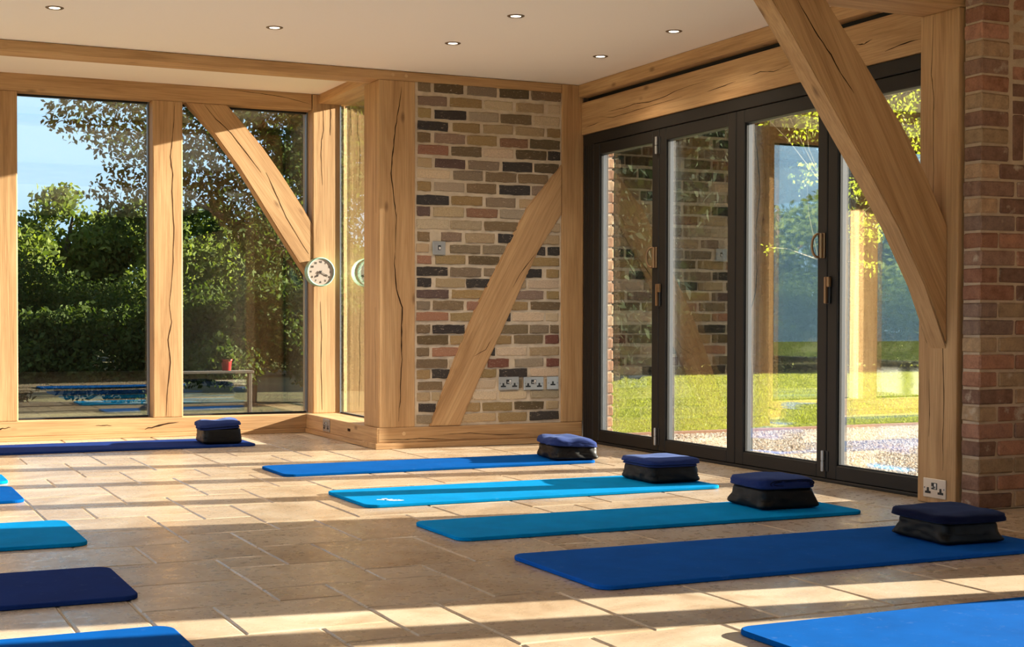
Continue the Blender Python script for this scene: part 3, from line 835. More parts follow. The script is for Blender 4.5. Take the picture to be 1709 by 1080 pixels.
hinge(doors[0], 7.632, 1.892); hinge(doors[0], 7.632, 0.107); hinge(doors[2], 5.972, 0.107); hinge(doors[2], 5.972, 1.892)
door_pull(doors[0], 7.646, 1.207); door_pull(doors[2], 5.985, 1.205)
bolt_lever(doors[1], 7.598, 0.976); bolt_lever(doors[3], 5.936, 0.977)

# ------------------------------------------------------------------ wall clock
MINT = new_mat('mint_enamel', (0.30, 0.47, 0.37), 0.3, spec=0.5)
DIAL = new_mat('cream_dial', (0.46, 0.39, 0.33), 0.5)
INK = new_mat('clock_ink', (0.02, 0.018, 0.016), 0.6)
ck = empty('wall_clock', (3.176, Y_BAY, 1.164))
tag(ck, 'round mint green wall clock showing about twenty past seven', 'clock')
link('case', lathe_mesh('case', [(0.0, 0.0), (0.080, 0.0), (0.096, 0.006), (0.104, 0.022), (0.1055, 0.045), (0.104, 0.066), (0.1035, 0.074)], 48, 'Y'), MINT, ck)
link('rim', lathe_mesh('rim', [(0.1035, 0.072), (0.1065, 0.078), (0.105, 0.086), (0.099, 0.088), (0.095, 0.0865), (0.093, 0.082)], 48, 'Y'), MINT, ck)
link('dial', cyl_mesh('dial', 0.094, 0.094, 0.004, 48, 'Y'), DIAL, ck, (0, -0.0815, 0))
for h in range(1, 13):
    a = math.radians(90 - 30 * h)
    cu = bpy.data.curves.new('numeral_text', 'FONT')
    cu.body = str(h)
    cu.size = 0.021
    cu.align_x = 'CENTER'
    cu.align_y = 'CENTER'
    cu.extrude = 0.0004
    tmp = bpy.data.objects.new('numeral_text', cu)
    COL.objects.link(tmp)
    bpy.context.view_layer.update()
    me = bpy.data.meshes.new_from_object(tmp.evaluated_get(bpy.context.evaluated_depsgraph_get()))
    bpy.data.objects.remove(tmp)
    link('numeral', me, INK, ck, (0.073 * math.cos(a), -0.0843, 0.073 * math.sin(a)), (math.pi / 2, 0, 0))
def hand(name, ang, L, w):
    poly = [(-0.3 * w, -0.014), (0.3 * w, -0.014), (0.3 * w, L * 0.58), (w, L * 0.72), (0.3 * w, L * 0.86), (0, L), (-0.3 * w, L * 0.86), (-w, L * 0.72), (-0.3 * w, L * 0.58)]
    link(name, prism_mesh(name, poly, 0.0015), INK, ck, (0, -0.0865, 0), (0, ang, 0))
hand('hour_hand', math.radians(220), 0.052, 0.0065)
hand('minute_hand', math.radians(118), 0.068, 0.0050)
link('hub', cyl_mesh('hub', 0.006, 0.006, 0.005, 16, 'Y'), INK, ck, (0, -0.0865, 0))

# ------------------------------------------------------------------ switch and sockets
def plate_root(name, label, cat, loc, rz):
    e = empty(name, loc, rz)
    tag(e, label, cat)
    return e

def outlet_mesh():
    poly = [(-0.018, -0.008), (0.018, -0.008), (0.018, 0.002), (0.007, 0.003), (0.006, 0.019), (-0.006, 0.019), (-0.007, 0.003), (-0.018, 0.002)]
    return prism_mesh('outlet', poly, 0.002)
OUT = outlet_mesh()
OUT.materials.append(BLACKP)

def socket(label, loc, rz, double, plate=STEEL):
    e = plate_root('power_socket', label, 'socket', loc, rz)
    w = 0.146 if double else 0.086
    link('plate', box_mesh('plate', w, 0.006, 0.086, 0.0015), plate, e, (0, -0.003, 0))
    xs = (-0.041, 0.041) if double else (0.0,)
    for x in xs:
        link('outlet', OUT, None, e, (x, -0.0072, -0.017 if double else -0.008))
    if double:
        for s in (-1, 1):
            k = link('rocker', box_mesh('rocker', 0.014, 0.006, 0.024, 0.0015), WHITEP if s > 0 else BLACKP, e, (s * 0.0085, -0.0075, 0.010))
            link('rocker_mark', box_mesh('rocker_mark', 0.005, 0.001, 0.008), BLACKP if s > 0 else WHITEP, k, (0, -0.0035, -0.004))
        link('rocker_surround', box_mesh('rocker_surround', 0.038, 0.003, 0.030, 0.001), BLACKP, e, (0, -0.0062, 0.010))
    for s in (-1, 1):
        link('screw', cyl_mesh('screw', 0.0035, 0.0035, 0.002, 10, 'Y'), BEAD, e, (s * (w / 2 - 0.010), -0.0066, 0))
    return e

YP = Y_BRICK
socket('double steel socket nearest the curved brace on the brick panel', (4.0135, YP, 0.403), 0, True)
socket('middle double steel socket of the three on the brick panel', (4.195, YP, 0.400), 0, True)
socket('single steel socket next to the slim oak post', (4.3375, YP, 0.400), 0, False)
socket('double steel socket low on the short return sill of the bay', (3.092, 9.627, 0.082), -math.pi / 2, True)
socket('double steel socket, coloured pale for the light on it, near the floor on the oak door post', (4.470, 5.045, 0.070), -math.pi / 2, True, new_mat('lit_steel', (0.66, 0.58, 0.50), 0.4, 0.35))  # steel plate with the warm light on it put into its colour
e = plate_root('light_switch', 'square steel light switch on the brick panel', 'switch', (3.516, YP, 1.283), 0)
link('plate', box_mesh('plate', 0.088, 0.006, 0.088, 0.0015), STEEL, e, (0, -0.003, 0))
k = link('rocker', box_mesh('rocker', 0.018, 0.008, 0.030, 0.002), BLACKP, e, (0.002, -0.007, 0.002))
link('rocker_mark', box_mesh('rocker_mark', 0.012, 0.002, 0.016, 0.0005), WHITEP, k, (0, -0.004, -0.003))

# ------------------------------------------------------------------ recessed downlights
RING = new_mat('downlight_ring', (0.20, 0.14, 0.09), 0.35, 0.7)
LENS = bpy.data.materials.new('downlight_lens')
LENS.use_nodes = True
lb = LENS.node_tree.nodes['Principled BSDF']
lb.inputs['Base Color'].default_value = (0.9, 0.85, 0.75, 1)
lb.inputs['Emission Color'].default_value = (1.0, 0.86, 0.66, 1)
lb.inputs['Emission Strength'].default_value = 3.0
ring_me = lathe_mesh('ring', [(0.026, 0.006), (0.027, -0.002), (0.032, -0.004), (0.041, -0.004), (0.0455, -0.0015), (0.046, 0.003)], 32)
ring_me.materials.append(RING)
lens_me = cyl_mesh('lens', 0.027, 0.027, 0.003, 24)
lens_me.materials.append(LENS)
def downlight(label, x, y, z):
    e = empty('downlight', (x, y, z))
    tag(e, label, 'light', 'recessed ceiling downlights')
    link('ring', ring_me, None, e)
    link('lens', lens_me, None, e, (0, 0, -0.0005))
    L = bpy.data.lights.new('downlight_lamp', 'SPOT')
    L.energy = 18
    L.spot_size = math.radians(140)
    L.spot_blend = 1.0
    L.color = (1.0, 0.82, 0.60)
    L.shadow_soft_size = 0.025
    lo = bpy.data.objects.new('downlight_lamp', L)
    COL.objects.link(lo)
    lo.parent = e
    lo.location = (0, 0, -0.012)
for label, x, y in (('recessed downlight farthest left on the main ceiling', 1.012, 7.625), ('recessed downlight second from the left on the main ceiling', 2.155, 7.625),
                    ('recessed downlight between the brick panel and mid ceiling', 3.195, 7.615), ('recessed downlight nearest the corner of lintel and brick panel', 4.150, 7.61),
                    ('recessed downlight topmost in the photo near the ceiling middle', 3.203, 6.790), ('recessed downlight farthest right, close to the wall plate', 4.150, 6.775),
                    ('recessed downlight above the frame edge over the second mat', 2.155, 6.78), ('recessed downlight above the frame edge over the left mats', 1.012, 6.78)):
    downlight(label, x, y, Z_CEIL)
downlight('recessed downlight half hidden in the bay ceiling', 2.152, 9.40, Z_BAY)

# ------------------------------------------------------------------ exercise mats
def mat_stuff(name, c, var=0.12):
    m = new_mat(name, c, 0.85, spec=0.03)
    v = mapped(m, 'Object', (1, 1, 1))
    n1 = noise_tex(m, v, 5, 4, 0.6)
    n2 = noise_tex(m, v, 240, 2, 0.5)
    cc = mixc(m, 1.0, c, ramp(m, n1.outputs[0], [(0.3, (1 - var,) * 3), (0.7, (1 + var,) * 3)]), 'MULTIPLY')
    # chalky scuffs
    n3 = noise_tex(m, v, 34, 3, 0.6)
    cc = mixc(m, mth(m, 'MULTIPLY', ramp(m, n3.outputs[0], [(0.62, (0, 0, 0)), (0.76, (1, 1, 1))]), 0.06), cc, (0.45, 0.62, 0.80))
    ln(m, cc, bsdf(m).inputs['Base Color'])
    bump(m, n2.outputs[0], 0.12, 0.001)
    return m
MAT_NAVY = mat_stuff('mat_navy', (0.010, 0.030, 0.150))
MAT_MIDNIGHT = mat_stuff('mat_midnight', (0.006, 0.095, 0.440))
MAT_BLUE = mat_stuff('mat_blue', (0.0, 0.072, 0.310))
MAT_CYAN = mat_stuff('mat_cyan', (0.0, 0.215, 0.520))
MAT_TEAL = mat_stuff('mat_teal', (0.0, 0.235, 0.600))

def rrect(x0, x1, y0, y1, R, seg=8):
    pts = []
    for cx, cyy, a0 in ((x1 - R, y1 - R, 0), (x0 + R, y1 - R, 90), (x0 + R, y0 + R, 180), (x1 - R, y0 + R, 270)):
        for i in range(seg + 1):
            a = math.radians(a0 + 90 * i / seg)
            pts.append((cx + R * math.cos(a), cyy + R * math.sin(a)))
    return pts

MT = 0.0145
def exercise_mat(label, x0, x1, y0, y1, m, rz=0.0, curl=0.0):
    cx, cyy = (x0 + x1) / 2, (y0 + y1) / 2
    hx, hy = (x1 - x0) / 2, (y1 - y0) / 2
    rings = []
    for ins, z in ((0.002, 0.0), (0.0, 0.002), (0.0, MT - 0.003), (0.0012, MT - 0.001), (0.0035, MT)):
        rings.append([(x, y, z) for x, y in rrect(-hx + ins, hx - ins, -hy + ins, hy - ins, 0.055 - ins)])
    n = len(rings[0])
    vs = [v for rg in rings for v in rg]
    fs = [tuple(range(n))[::-1], tuple(range(4 * n, 5 * n))]
    for k in range(4):
        for i in range(n):
            j = (i + 1) % n
            fs.append((k * n + i, k * n + j, (k + 1) * n + j, (k + 1) * n + i))
    o = link('exercise_mat', pymesh('exercise_mat', vs, fs), m, None, (cx, cyy, 0.0006), (0, 0, rz))
    tag(o, label, 'mat', 'exercise mats laid out on the floor')
    return o

exercise_mat('dark navy exercise mat along the bay sill plate', 0.62, 2.462, 9.125, 9.700, MAT_NAVY)
exercise_mat('blue exercise mat in front of the brick panel', 2.112, 3.962, 7.275, 7.775, MAT_BLUE)
m3 = exercise_mat('bright cyan exercise mat with a small white logo', 2.090, 3.925, 5.930, 6.530, MAT_CYAN)
exercise_mat('teal exercise mat between the cyan mat and the large dark blue mat', 2.090, 3.965, 4.900, 5.395, MAT_TEAL)
exercise_mat('large dark blue exercise mat in the shade before the socket post', 2.102, 3.985, 3.835, 4.500, MAT_MIDNIGHT)
exercise_mat('bright blue sunlit exercise mat at the bottom right corner', 2.140, 4.000, 2.600, 3.185, MAT_BLUE)
exercise_mat('cyan exercise mat tip farthest back at the left edge', -1.07, 0.775, 7.540, 7.920, MAT_CYAN)
exercise_mat('blue exercise mat end at the left edge, behind the two-tone lit mat', -1.10, 0.762, 6.740, 7.330, MAT_BLUE)
exercise_mat('cyan exercise mat end at the left edge, half in sun', -1.02, 0.828, 5.370, 6.015, MAT_CYAN)
exercise_mat('midnight navy exercise mat end at the left edge, all in shade', -1.04, 0.805, 4.275, 4.830, MAT_NAVY)
exercise_mat('blue exercise mat end at the bottom left corner', -1.05, 0.800, 3.230, 3.835, MAT_BLUE)
# small white print on the cyan mat: a leaping figure made of strokes
lv, lf = [], []
def stroke(x0, y0, x1, y1, w):
    d = Vector((x1 - x0, y1 - y0)).normalized()
    nn = Vector((-d.y, d.x)) * w / 2
    b = len(lv)
    for p, s in (((x0, y0), 1), ((x1, y1), 1), ((x1, y1), -1), ((x0, y0), -1)):
        lv.append((p[0] + s * nn.x, p[1] + s * nn.y, MT + 0.0006))
    lf.append((b, b + 1, b + 2, b + 3))
lx, ly = -0.815, -0.205
for s in ((0.0, 0.075, 0.03, 0.05, 0.014), (0.03, 0.05, 0.07, 0.06, 0.014), (0.035, 0.055, 0.05, 0.01, 0.014), (0.05, 0.01, 0.09, 0.0, 0.012), (0.05, 0.03, 0.085, 0.035, 0.012), (0.085, 0.035, 0.10, 0.0, 0.012), (0.03, 0.085, 0.055, 0.09, 0.02)):
    stroke(lx + s[0], ly + s[1], lx + s[2], ly + s[3], s[4])
link('logo', pymesh('logo', lv, lf), new_mat('white_print', (0.80, 0.84, 0.86), 0.6), m3)

# ------------------------------------------------------------------ cushions and folded blankets
BLACKCLOTH = new_mat('black_nylon', (0.0045, 0.0042, 0.0042), 0.48, spec=0.22)
n1 = noise_tex(BLACKCLOTH, mapped(BLACKCLOTH, 'Object', (1, 1, 1)), 320, 2)
bump(BLACKCLOTH, n1.outputs[0], 0.15, 0.001)
def fleece(name, c):
    m = new_mat(name, c, 0.95, spec=0.1)
    b = bsdf(m)
    b.inputs['Sheen Weight'].default_value = 0.15
    b.inputs['Sheen Tint'].default_value = (0.35, 0.50, 1.0, 1)
    n1 = noise_tex(m, mapped(m, 'Object', (1, 1, 1)), 420, 2)
    bump(m, n1.outputs[0], 0.35, 0.002)
    return m
FLEECE = fleece('navy_fleece', (0.015, 0.028, 0.120))
FLEECE_SHADE = fleece('shaded_navy_fleece', (0.004, 0.005, 0.022))  # the same navy fleece with shade put into the colour

def soft_block(name, sx, sy, sz, p, cuts, seed, ear=0.0, wob=0.0, top=1.0, pleat=0.0, droop=0.0):
    """a soft rounded block; ear pulls the lower corners outwards, pleat adds upright creases on the sides, droop lets the rim hang"""
    bm = bmesh.new()
    bmesh.ops.create_cube(bm, size=2.0)
    bmesh.ops.subdivide_edges(bm, edges=bm.edges[:], cuts=cuts, use_grid_fill=True)
    off = Vector((seed * 3.7, seed * 1.9, seed * 0.7))
    for v in bm.verts:
        a, b, c = v.co
        s = (abs(a) ** p + abs(b) ** p + abs(c) ** p) ** (1.0 / p)
        a, b, c = a / s, b / s, c / s
        side = max(abs(a), abs(b)) ** 6
        corner = (abs(a) * abs(b)) ** 5
        taper = 1.0 + (top - 1.0) * (c + 1) / 2
        x, y, z = a * sx / 2 * taper, b * sy / 2 * taper, (c + 1) * sz / 2
        low = math.exp(-((c + 0.75) / 0.5) ** 2)
        k = 1 + ear * corner * low
        x, y = x * k, y * k
        ang = math.atan2(b, a)
        cr = noise.noise(Vector((math.cos(ang) * 6, math.sin(ang) * 6, c * 1.2)) + off) * pleat * side * (1 - 0.5 * abs(c))
        x += math.copysign(cr, a) * abs(a)
        y += math.copysign(cr, b) * abs(b)
        nz = noise.noise(Vector((x * 9, y * 9, 0.0)) + off)
        z += wob * nz * (0.35 + 0.65 * (c > -0.5)) * (1 if c > -0.6 else 0)
        z -= droop * max(0.0, max(abs(a), abs(b)) - 0.72) / 0.28
        v.co = (x, y, z)
    return bm_mesh(name, bm, True)

def cushion(label, x, y, rz, sx, sy, sz, seed, ear=0.16, pleat=0.010):
    e = empty('cushion', (x, y, MT + 0.0006), rz)
    tag(e, label, 'cushion', 'black cushions on the mats')
    link('cover', soft_block('cover', sx, sy, sz, 9, 13, seed, ear, 0.006, 0.95, pleat), BLACKCLOTH, e)
    # sewn seam running round the cover
    ring = [(px, py, sz * 0.42 + 0.004 * noise.noise(Vector((px * 12, py * 12, seed)))) for px, py in rrect(-sx / 2 * 0.985, sx / 2 * 0.985, -sy / 2 * 0.985, sy / 2 * 0.985, 0.022, 4)]
    link('seam', tube_mesh('seam', ring + ring[:1], 0.0018, 6), BLACKCLOTH, e)
    return e

def blanket(label, x, y, z, rz, sx, sy, parts, mat, seed, droop=0.004, tilt=(0, 0), wob=0.008):
    """parts: thickness of each fold from the bottom up"""
    e = empty('folded_blanket', (x, y, z), 0)
    e.rotation_euler = (tilt[0], tilt[1], rz)
    tag(e, label, 'blanket', 'navy blankets folded on the cushions')
    rr = random.Random(seed)
    zz = 0.0
    for i, th in enumerate(parts):
        top = i == len(parts) - 1
        f = 1.0 if top else 0.955
        o = link('folded_layer', soft_block('folded_layer', sx * f, sy * f, th * 1.10, 7, 15, seed + 2.3 * i, 0.04, wob if top else 0.001, 0.97, 0.010, droop), mat, e)
        o.location = (rr.uniform(-0.004, 0.004), rr.uniform(-0.004, 0.004), zz)
        zz += th
    return e

cushion('small black cushion on the navy mat by the bay sill', 2.262, 9.335, -0.05, 0.250, 0.300, 0.106, 1.0, 0.10)
blanket('navy blanket folded on the cushion by the bay sill', 2.255, 9.330, 0.118, -0.10, 0.27, 0.30, (0.014, 0.030), FLEECE, 3, 0.006, (0.02, -0.06), 0.014)
cushion('black cushion with sunlit creases on the blue mat by the brick panel', 3.872, 7.490, -0.14, 0.260, 0.350, 0.088, 2.0, 0.16, 0.024)
blanket('rumpled navy blanket on the cushion nearest the brick panel', 3.868, 7.490, 0.098, -0.16, 0.280, 0.370, (0.040,), FLEECE, 5, 0.008, (0.0, 0.05), 0.020)
cushion('black cushion on the bright cyan mat', 3.775, 6.275, -0.02, 0.275, 0.330, 0.090, 3.3, 0.12, 0.016)
blanket('navy blanket with a sunlit top on the cyan mat cushion', 3.770, 6.275, 0.099, -0.03, 0.300, 0.345, (0.010, 0.026), FLEECE, 7, 0.005, (0, 0), 0.009)
cushion('black cushion with spread lower corners on the teal mat', 3.700, 5.205, -0.06, 0.270, 0.290, 0.092, 4.1, 0.28, 0.016)
bl = blanket('thick navy blanket with an open rolled end on the teal mat cushion', 3.695, 5.205, 0.102, -0.06, 0.275, 0.300, (0.044,), FLEECE, 9, 0.002, (0, 0), 0.006)
# the open end of the roll: inner fold spiral, its shade put in as darker fleece
for q, (rx_, rz_) in enumerate(((0.108, 0.0150), (0.094, 0.0085))):
    pts = [(rx_ * math.copysign(abs(math.cos(t_)) ** 0.45, math.cos(t_)) + 0.012, -0.1475, 0.0245 + rz_ * math.sin(t_)) for t_ in [2 * math.pi * i / 40 for i in range(41)]]
    link('inner_fold', tube_mesh('inner_fold', pts, 0.0028, 6), FLEECE_SHADE, bl)
cushion('black cushion with pointed corners on the large dark blue mat', 3.735, 4.150, -0.08, 0.252, 0.305, 0.086, 5.2, 0.30, 0.012)
blanket('navy blanket with shade in its dark colour on the cushion nearest the brick pier', 3.740, 4.152, 0.095, -0.08, 0.300, 0.350, (0.034,), FLEECE_SHADE, 11, 0.005, (0, 0), 0.007)

# ------------------------------------------------------------------ outside: ground
def ground_mat(name, stops, s1, s2, bs):
    m = new_mat(name, rough=0.95, spec=0.1)
    v = mapped(m, 'Object', (1, 1, 1))
    n1 = noise_tex(m, v, s1, 5, 0.65)
    n2 = noise_tex(m, v, s2, 3, 0.6)
    c = mixc(m, 0.7, ramp(m, n1.outputs[0], stops), ramp(m, n2.outputs[0], [(0.3, (0.6, 0.6, 0.6)), (0.65, (1.2, 1.2, 1.2))]), 'MULTIPLY')
    ln(m, c, bsdf(m).inputs['Base Color'])
    bump(m, n2.outputs[0], bs, 0.03)
    return m
LAWN = ground_mat('lawn_turf', [(0.35, (0.20, 0.225, 0.050)), (0.65, (0.28, 0.29, 0.075))], 1.2, 60, 0.6)
GRAVEL = ground_mat('gravel_bed', [(0.3, (0.24, 0.18, 0.12)), (0.7, (0.46, 0.38, 0.29))], 40, 140, 0.8)
SCRUB = ground_mat('woodland_soil', [(0.35, (0.045, 0.040, 0.020)), (0.65, (0.085, 0.080, 0.032))], 2.0, 30, 0.8)
GZ = -0.06
lawn = boxes('lawn', [(4.85, 60, 9.66, 13.5, -0.6, GZ), (7.4, 60, 13.5, 60, -0.6, GZ)], LAWN)
tag(lawn, 'sunlit mown lawn beyond the gravel', 'lawn', kind='structure')
gravel = boxes('gravel_ground', [(4.66, 40, -25, 9.60, -0.6, GZ - 0.012)], GRAVEL)
tag(gravel, 'pale gravel area outside the folding doors', 'gravel', kind='structure')
tag(boxes('ground', [(-60, 4.85, 10.38, 90, -0.6, -0.12), (4.85, 7.4, 13.5, 90, -0.6, -0.12), (7.4, 60, 60, 90, -0.6, -0.12), (X_L - 0.2, 4.66, -30, Y_R - 0.2, -0.6, -0.12), (3.42, 4.85, 8.9, 10.38, -0.6, -0.12)], SCRUB), 'rough woodland ground outside the bay windows', 'ground', kind='structure')
tag(boxes('bounce_lawn', [(-60, X_L - 0.2, -30, 10.38, -0.6, -0.12)], LAWN), 'unseen lawn past the left edge, added to bounce light indoors', 'lawn', kind='structure')  # added in place of dark ground to bounce more light indoors
tag(boxes('lawn_edging', [(4.85, 40, 9.60, 9.66, -0.3, GZ + 0.012)], new_mat('edging_brick', (0.30, 0.16, 0.10), 0.9)), 'thin reddish edging strip between gravel and lawn', 'edging', kind='structure')

rn = np.random.default_rng(4)
def stones(n, x0, x1, y0, y1, z, s0, s1):
    base = np.array([(1, 0, 0), (-1, 0, 0), (0, 1, 0), (0, -1, 0), (0, 0, 0.7), (0, 0, -0.7)], float)
    fc = np.array([(0, 2, 4), (2, 1, 4), (1, 3, 4), (3, 0, 4)])
    p = np.stack([rn.uniform(x0, x1, n), rn.uniform(y0, y1, n), np.full(n, z)], 1)
    s = rn.uniform(s0, s1, (n, 1, 1)) * rn.uniform(0.7, 1.3, (n, 6, 1))
    a = rn.uniform(0, 6.28, n)
    R = np.zeros((n, 3, 3))
    R[:, 0, 0] = np.cos(a); R[:, 0, 1] = -np.sin(a); R[:, 1, 0] = np.sin(a); R[:, 1, 1] = np.cos(a); R[:, 2, 2] = 1
    v = np.einsum('nij,kj->nki', R, base) * s + p[:, None, :]
    f = (np.arange(n) * 6)[:, None, None] + fc[None]
    return v.reshape(-1, 3), f.reshape(-1, 3)

def fast_mesh(name, v, f):
    k = f.shape[1]
    me = bpy.data.meshes.new(name)
    me.vertices.add(len(v))
    me.vertices.foreach_set('co', np.ascontiguousarray(v, dtype=np.float32).ravel())
    me.loops.add(f.size)
    me.loops.foreach_set('vertex_index', np.ascontiguousarray(f, dtype=np.int32).ravel())
    me.polygons.add(len(f))
    me.polygons.foreach_set('loop_start', np.arange(0, f.size, k, dtype=np.int32))
    me.update(calc_edges=True)
    return me

PEB = new_mat('flint_pebbles', rough=0.7, spec=0.3)
gi = nd(PEB, 'ShaderNodeNewGeometry')
ln(PEB, ramp(PEB, gi.outputs['Random Per Island'], [(0.0, (0.20, 0.13, 0.08)), (0.25, (0.46, 0.34, 0.22)), (0.5, (0.58, 0.48, 0.36)), (0.75, (0.34, 0.30, 0.27)), (1.0, (0.68, 0.62, 0.53))]), bsdf(PEB).inputs['Base Color'])
v, f = stones(60000, 4.7, 10.0, 5.8, 9.6, GZ - 0.010, 0.007, 0.015)
o = link('gravel_stones', fast_mesh('gravel_stones', v, f), PEB)
tag(o, 'loose flint gravel stones outside the folding doors', 'gravel', kind='stuff')

def leaf_material(name, c0, c1, trans=0.35, rough=0.5):
    m = bpy.data.materials.new(name)
    m.use_nodes = True
    nt = m.node_tree
    b = nt.nodes['Principled BSDF']
    b.inputs['Roughness'].default_value = rough
    b.inputs['Specular IOR Level'].default_value = 0.08
    g = nd(m, 'ShaderNodeNewGeometry')
    c = ramp(m, g.outputs['Random Per Island'], [(0.0, c0), (1.0, c1)])
    ln(m, c, b.inputs['Base Color'])
    t = nd(m, 'ShaderNodeBsdfTranslucent')
    ln(m, mixc(m, 1.0, c, (1.5, 1.6, 0.6), 'MULTIPLY'), t.inputs[0])
    mx = nd(m, 'ShaderNodeMixShader')
    mx.inputs[0].default_value = trans
    ln(m, b.outputs[0], mx.inputs[1])
    ln(m, t.outputs[0], mx.inputs[2])
    ln(m, mx.outputs[0], nt.nodes['Material Output'].inputs[0])
    return m

GRASS = leaf_material('grass_blades', (0.19, 0.215, 0.050), (0.31, 0.315, 0.085), 0.35)
n = 170000
gy = 9.7 + (rn.random(n) ** 1.25) * 12.5
gx0 = np.where(gy < 13.5, 4.95, 7.45)
gx = gx0 + rn.random(n) * (gy * 0.98 + 1.0 - gx0)
hh = rn.uniform(0.010, 0.026, n)
ww = rn.uniform(0.003, 0.007, n) * (1 + (gy - 9.7) * 0.10)
a = rn.uniform(0, 6.28, n)
lean = rn.normal(0, 0.018, (n, 2))
P = np.stack([gx, gy, np.full(n, GZ)], 1)
D = np.stack([np.cos(a) * ww, np.sin(a) * ww, np.zeros(n)], 1)
T = P + np.stack([lean[:, 0], lean[:, 1], hh], 1)
v = np.stack([P - D, P + D, T], 1).reshape(-1, 3)
o = link('grass_blades', fast_mesh('grass_blades', v, np.arange(n * 3).reshape(-1, 3)), GRASS)
tag(o, 'short mown grass blades of the lawn', 'grass', kind='stuff')

# ------------------------------------------------------------------ outside: trees and shrubs
BARK = new_mat('bark', (0.085, 0.062, 0.042), 0.95, spec=0.1)
PALEBARK = new_mat('pale_twig', (0.24, 0.20, 0.14), 0.9, spec=0.1)

def leaf_cloud(blobs, count, size, seed, flat=0.6):
    g = np.random.default_rng(seed)
    B = np.array(blobs, float)
    w = B[:, 3] ** 2.2
    idx = g.choice(len(B), count, p=w / w.sum())
    d = g.normal(size=(count, 3))
    d /= np.linalg.norm(d, axis=1)[:, None]
    rad = g.random(count) ** 0.45
    P = B[idx, :3] + d * (B[idx, 3] * rad)[:, None] * np.array([1, 1, 0.85])
    # clump towards twig ends
    P += g.normal(0, 0.35 * size, (count, 3))
    nrm = g.normal(size=(count, 3)) * np.array([1, 1, flat])
    nrm[:, 2] += 0.4
    nrm /= np.linalg.norm(nrm, axis=1)[:, None]
    t = np.cross(nrm, g.normal(size=(count, 3)))
    t /= np.linalg.norm(t, axis=1)[:, None]
    s = np.cross(nrm, t)
    L = (size * g.uniform(0.7, 1.35, count))[:, None]
    W = L * g.uniform(0.38, 0.60, count)[:, None]
    v = np.stack([P - t * L * 0.5, P + s * W * 0.5 + nrm * L * 0.08, P + t * L * 0.5, P - s * W * 0.5 + nrm * L * 0.08], 1)
    return v.reshape(-1, 3), np.arange(count * 4).reshape(-1, 4)

def tree(name, label, cat, base, blobs, count, size, leafm, seed, trunk_r=0.1, group=None, bark=BARK, twigs=10):
    e = empty(name, base)
    tag(e, label, cat, group)
    g = random.Random(seed)
    rel = [(x - base[0], y - base[1], z - base[2], r_) for x, y, z, r_ in blobs]
    v, f = leaf_cloud(rel, count, size, seed)
    v[:, 2] = np.maximum(v[:, 2], 0.01)
    o = link('foliage', fast_mesh('foliage', v, f), leafm, e)
    o['kind'] = 'stuff'
    top = max(b_[2] for b_ in rel)
    cx = sum(b_[0] for b_ in rel) / len(rel)
    cyy = sum(b_[1] for b_ in rel) / len(rel)
    pts = [(0, 0, -0.1)] + [(cx * t * 0.7 + g.uniform(-0.08, 0.08), cyy * t * 0.7 + g.uniform(-0.08, 0.08), top * t * 0.9) for t in (0.25, 0.5, 0.75, 1.0)]
    link('trunk', tube_mesh('trunk', pts, [trunk_r * k for k in (1.2, 1.0, 0.8, 0.55, 0.2)], 8), bark, e)
    for b_ in sorted(rel, key=lambda q: -q[3])[:twigs]:
        t = min(0.85, max(0.15, b_[2] / (top + 1e-6) * 0.6))
        i = min(3, int(t * 4))
        p0 = Vector(pts[i + 1])
        p1 = Vector(b_[:3])
        mid = (p0 + p1) / 2 + Vector((g.uniform(-0.2, 0.2), g.uniform(-0.2, 0.2), 0.15)) * (p1 - p0).length * 0.4
        link('branch', tube_mesh('branch', [p0, mid, p1, p1 + (p1 - mid).normalized() * b_[3] * 0.7], [trunk_r * 0.4, trunk_r * 0.28, trunk_r * 0.16, trunk_r * 0.05], 6), bark, e)
    return e

def puff(cx, cyy, zc, rx, rz, nb, seed, br):
    g = random.Random(seed)
    out = []
    for i in range(nb):
        while True:
            a, b_, c = g.uniform(-1, 1), g.uniform(-1, 1), g.uniform(-1, 1)
            if a * a + b_ * b_ + c * c < 1: break
        out.append((cx + a * rx, cyy + b_ * rx * 0.8, zc + c * rz, br * g.uniform(0.7, 1.25)))
    return out

LEAF_OAK = leaf_material('oak_leaves', (0.020, 0.034, 0.008), (0.052, 0.074, 0.016), 0.30, 0.7)
LEAF_MID = leaf_material('willow_leaves', (0.055, 0.085, 0.018), (0.130, 0.155, 0.036), 0.35, 0.7)
LEAF_DARK = leaf_material('evergreen_leaves', (0.006, 0.012, 0.005), (0.018, 0.030, 0.009), 0.10, 0.9)
LEAF_YELL = leaf_material('spring_leaves', (0.15, 0.19, 0.02), (0.30, 0.33, 0.05), 0.5)

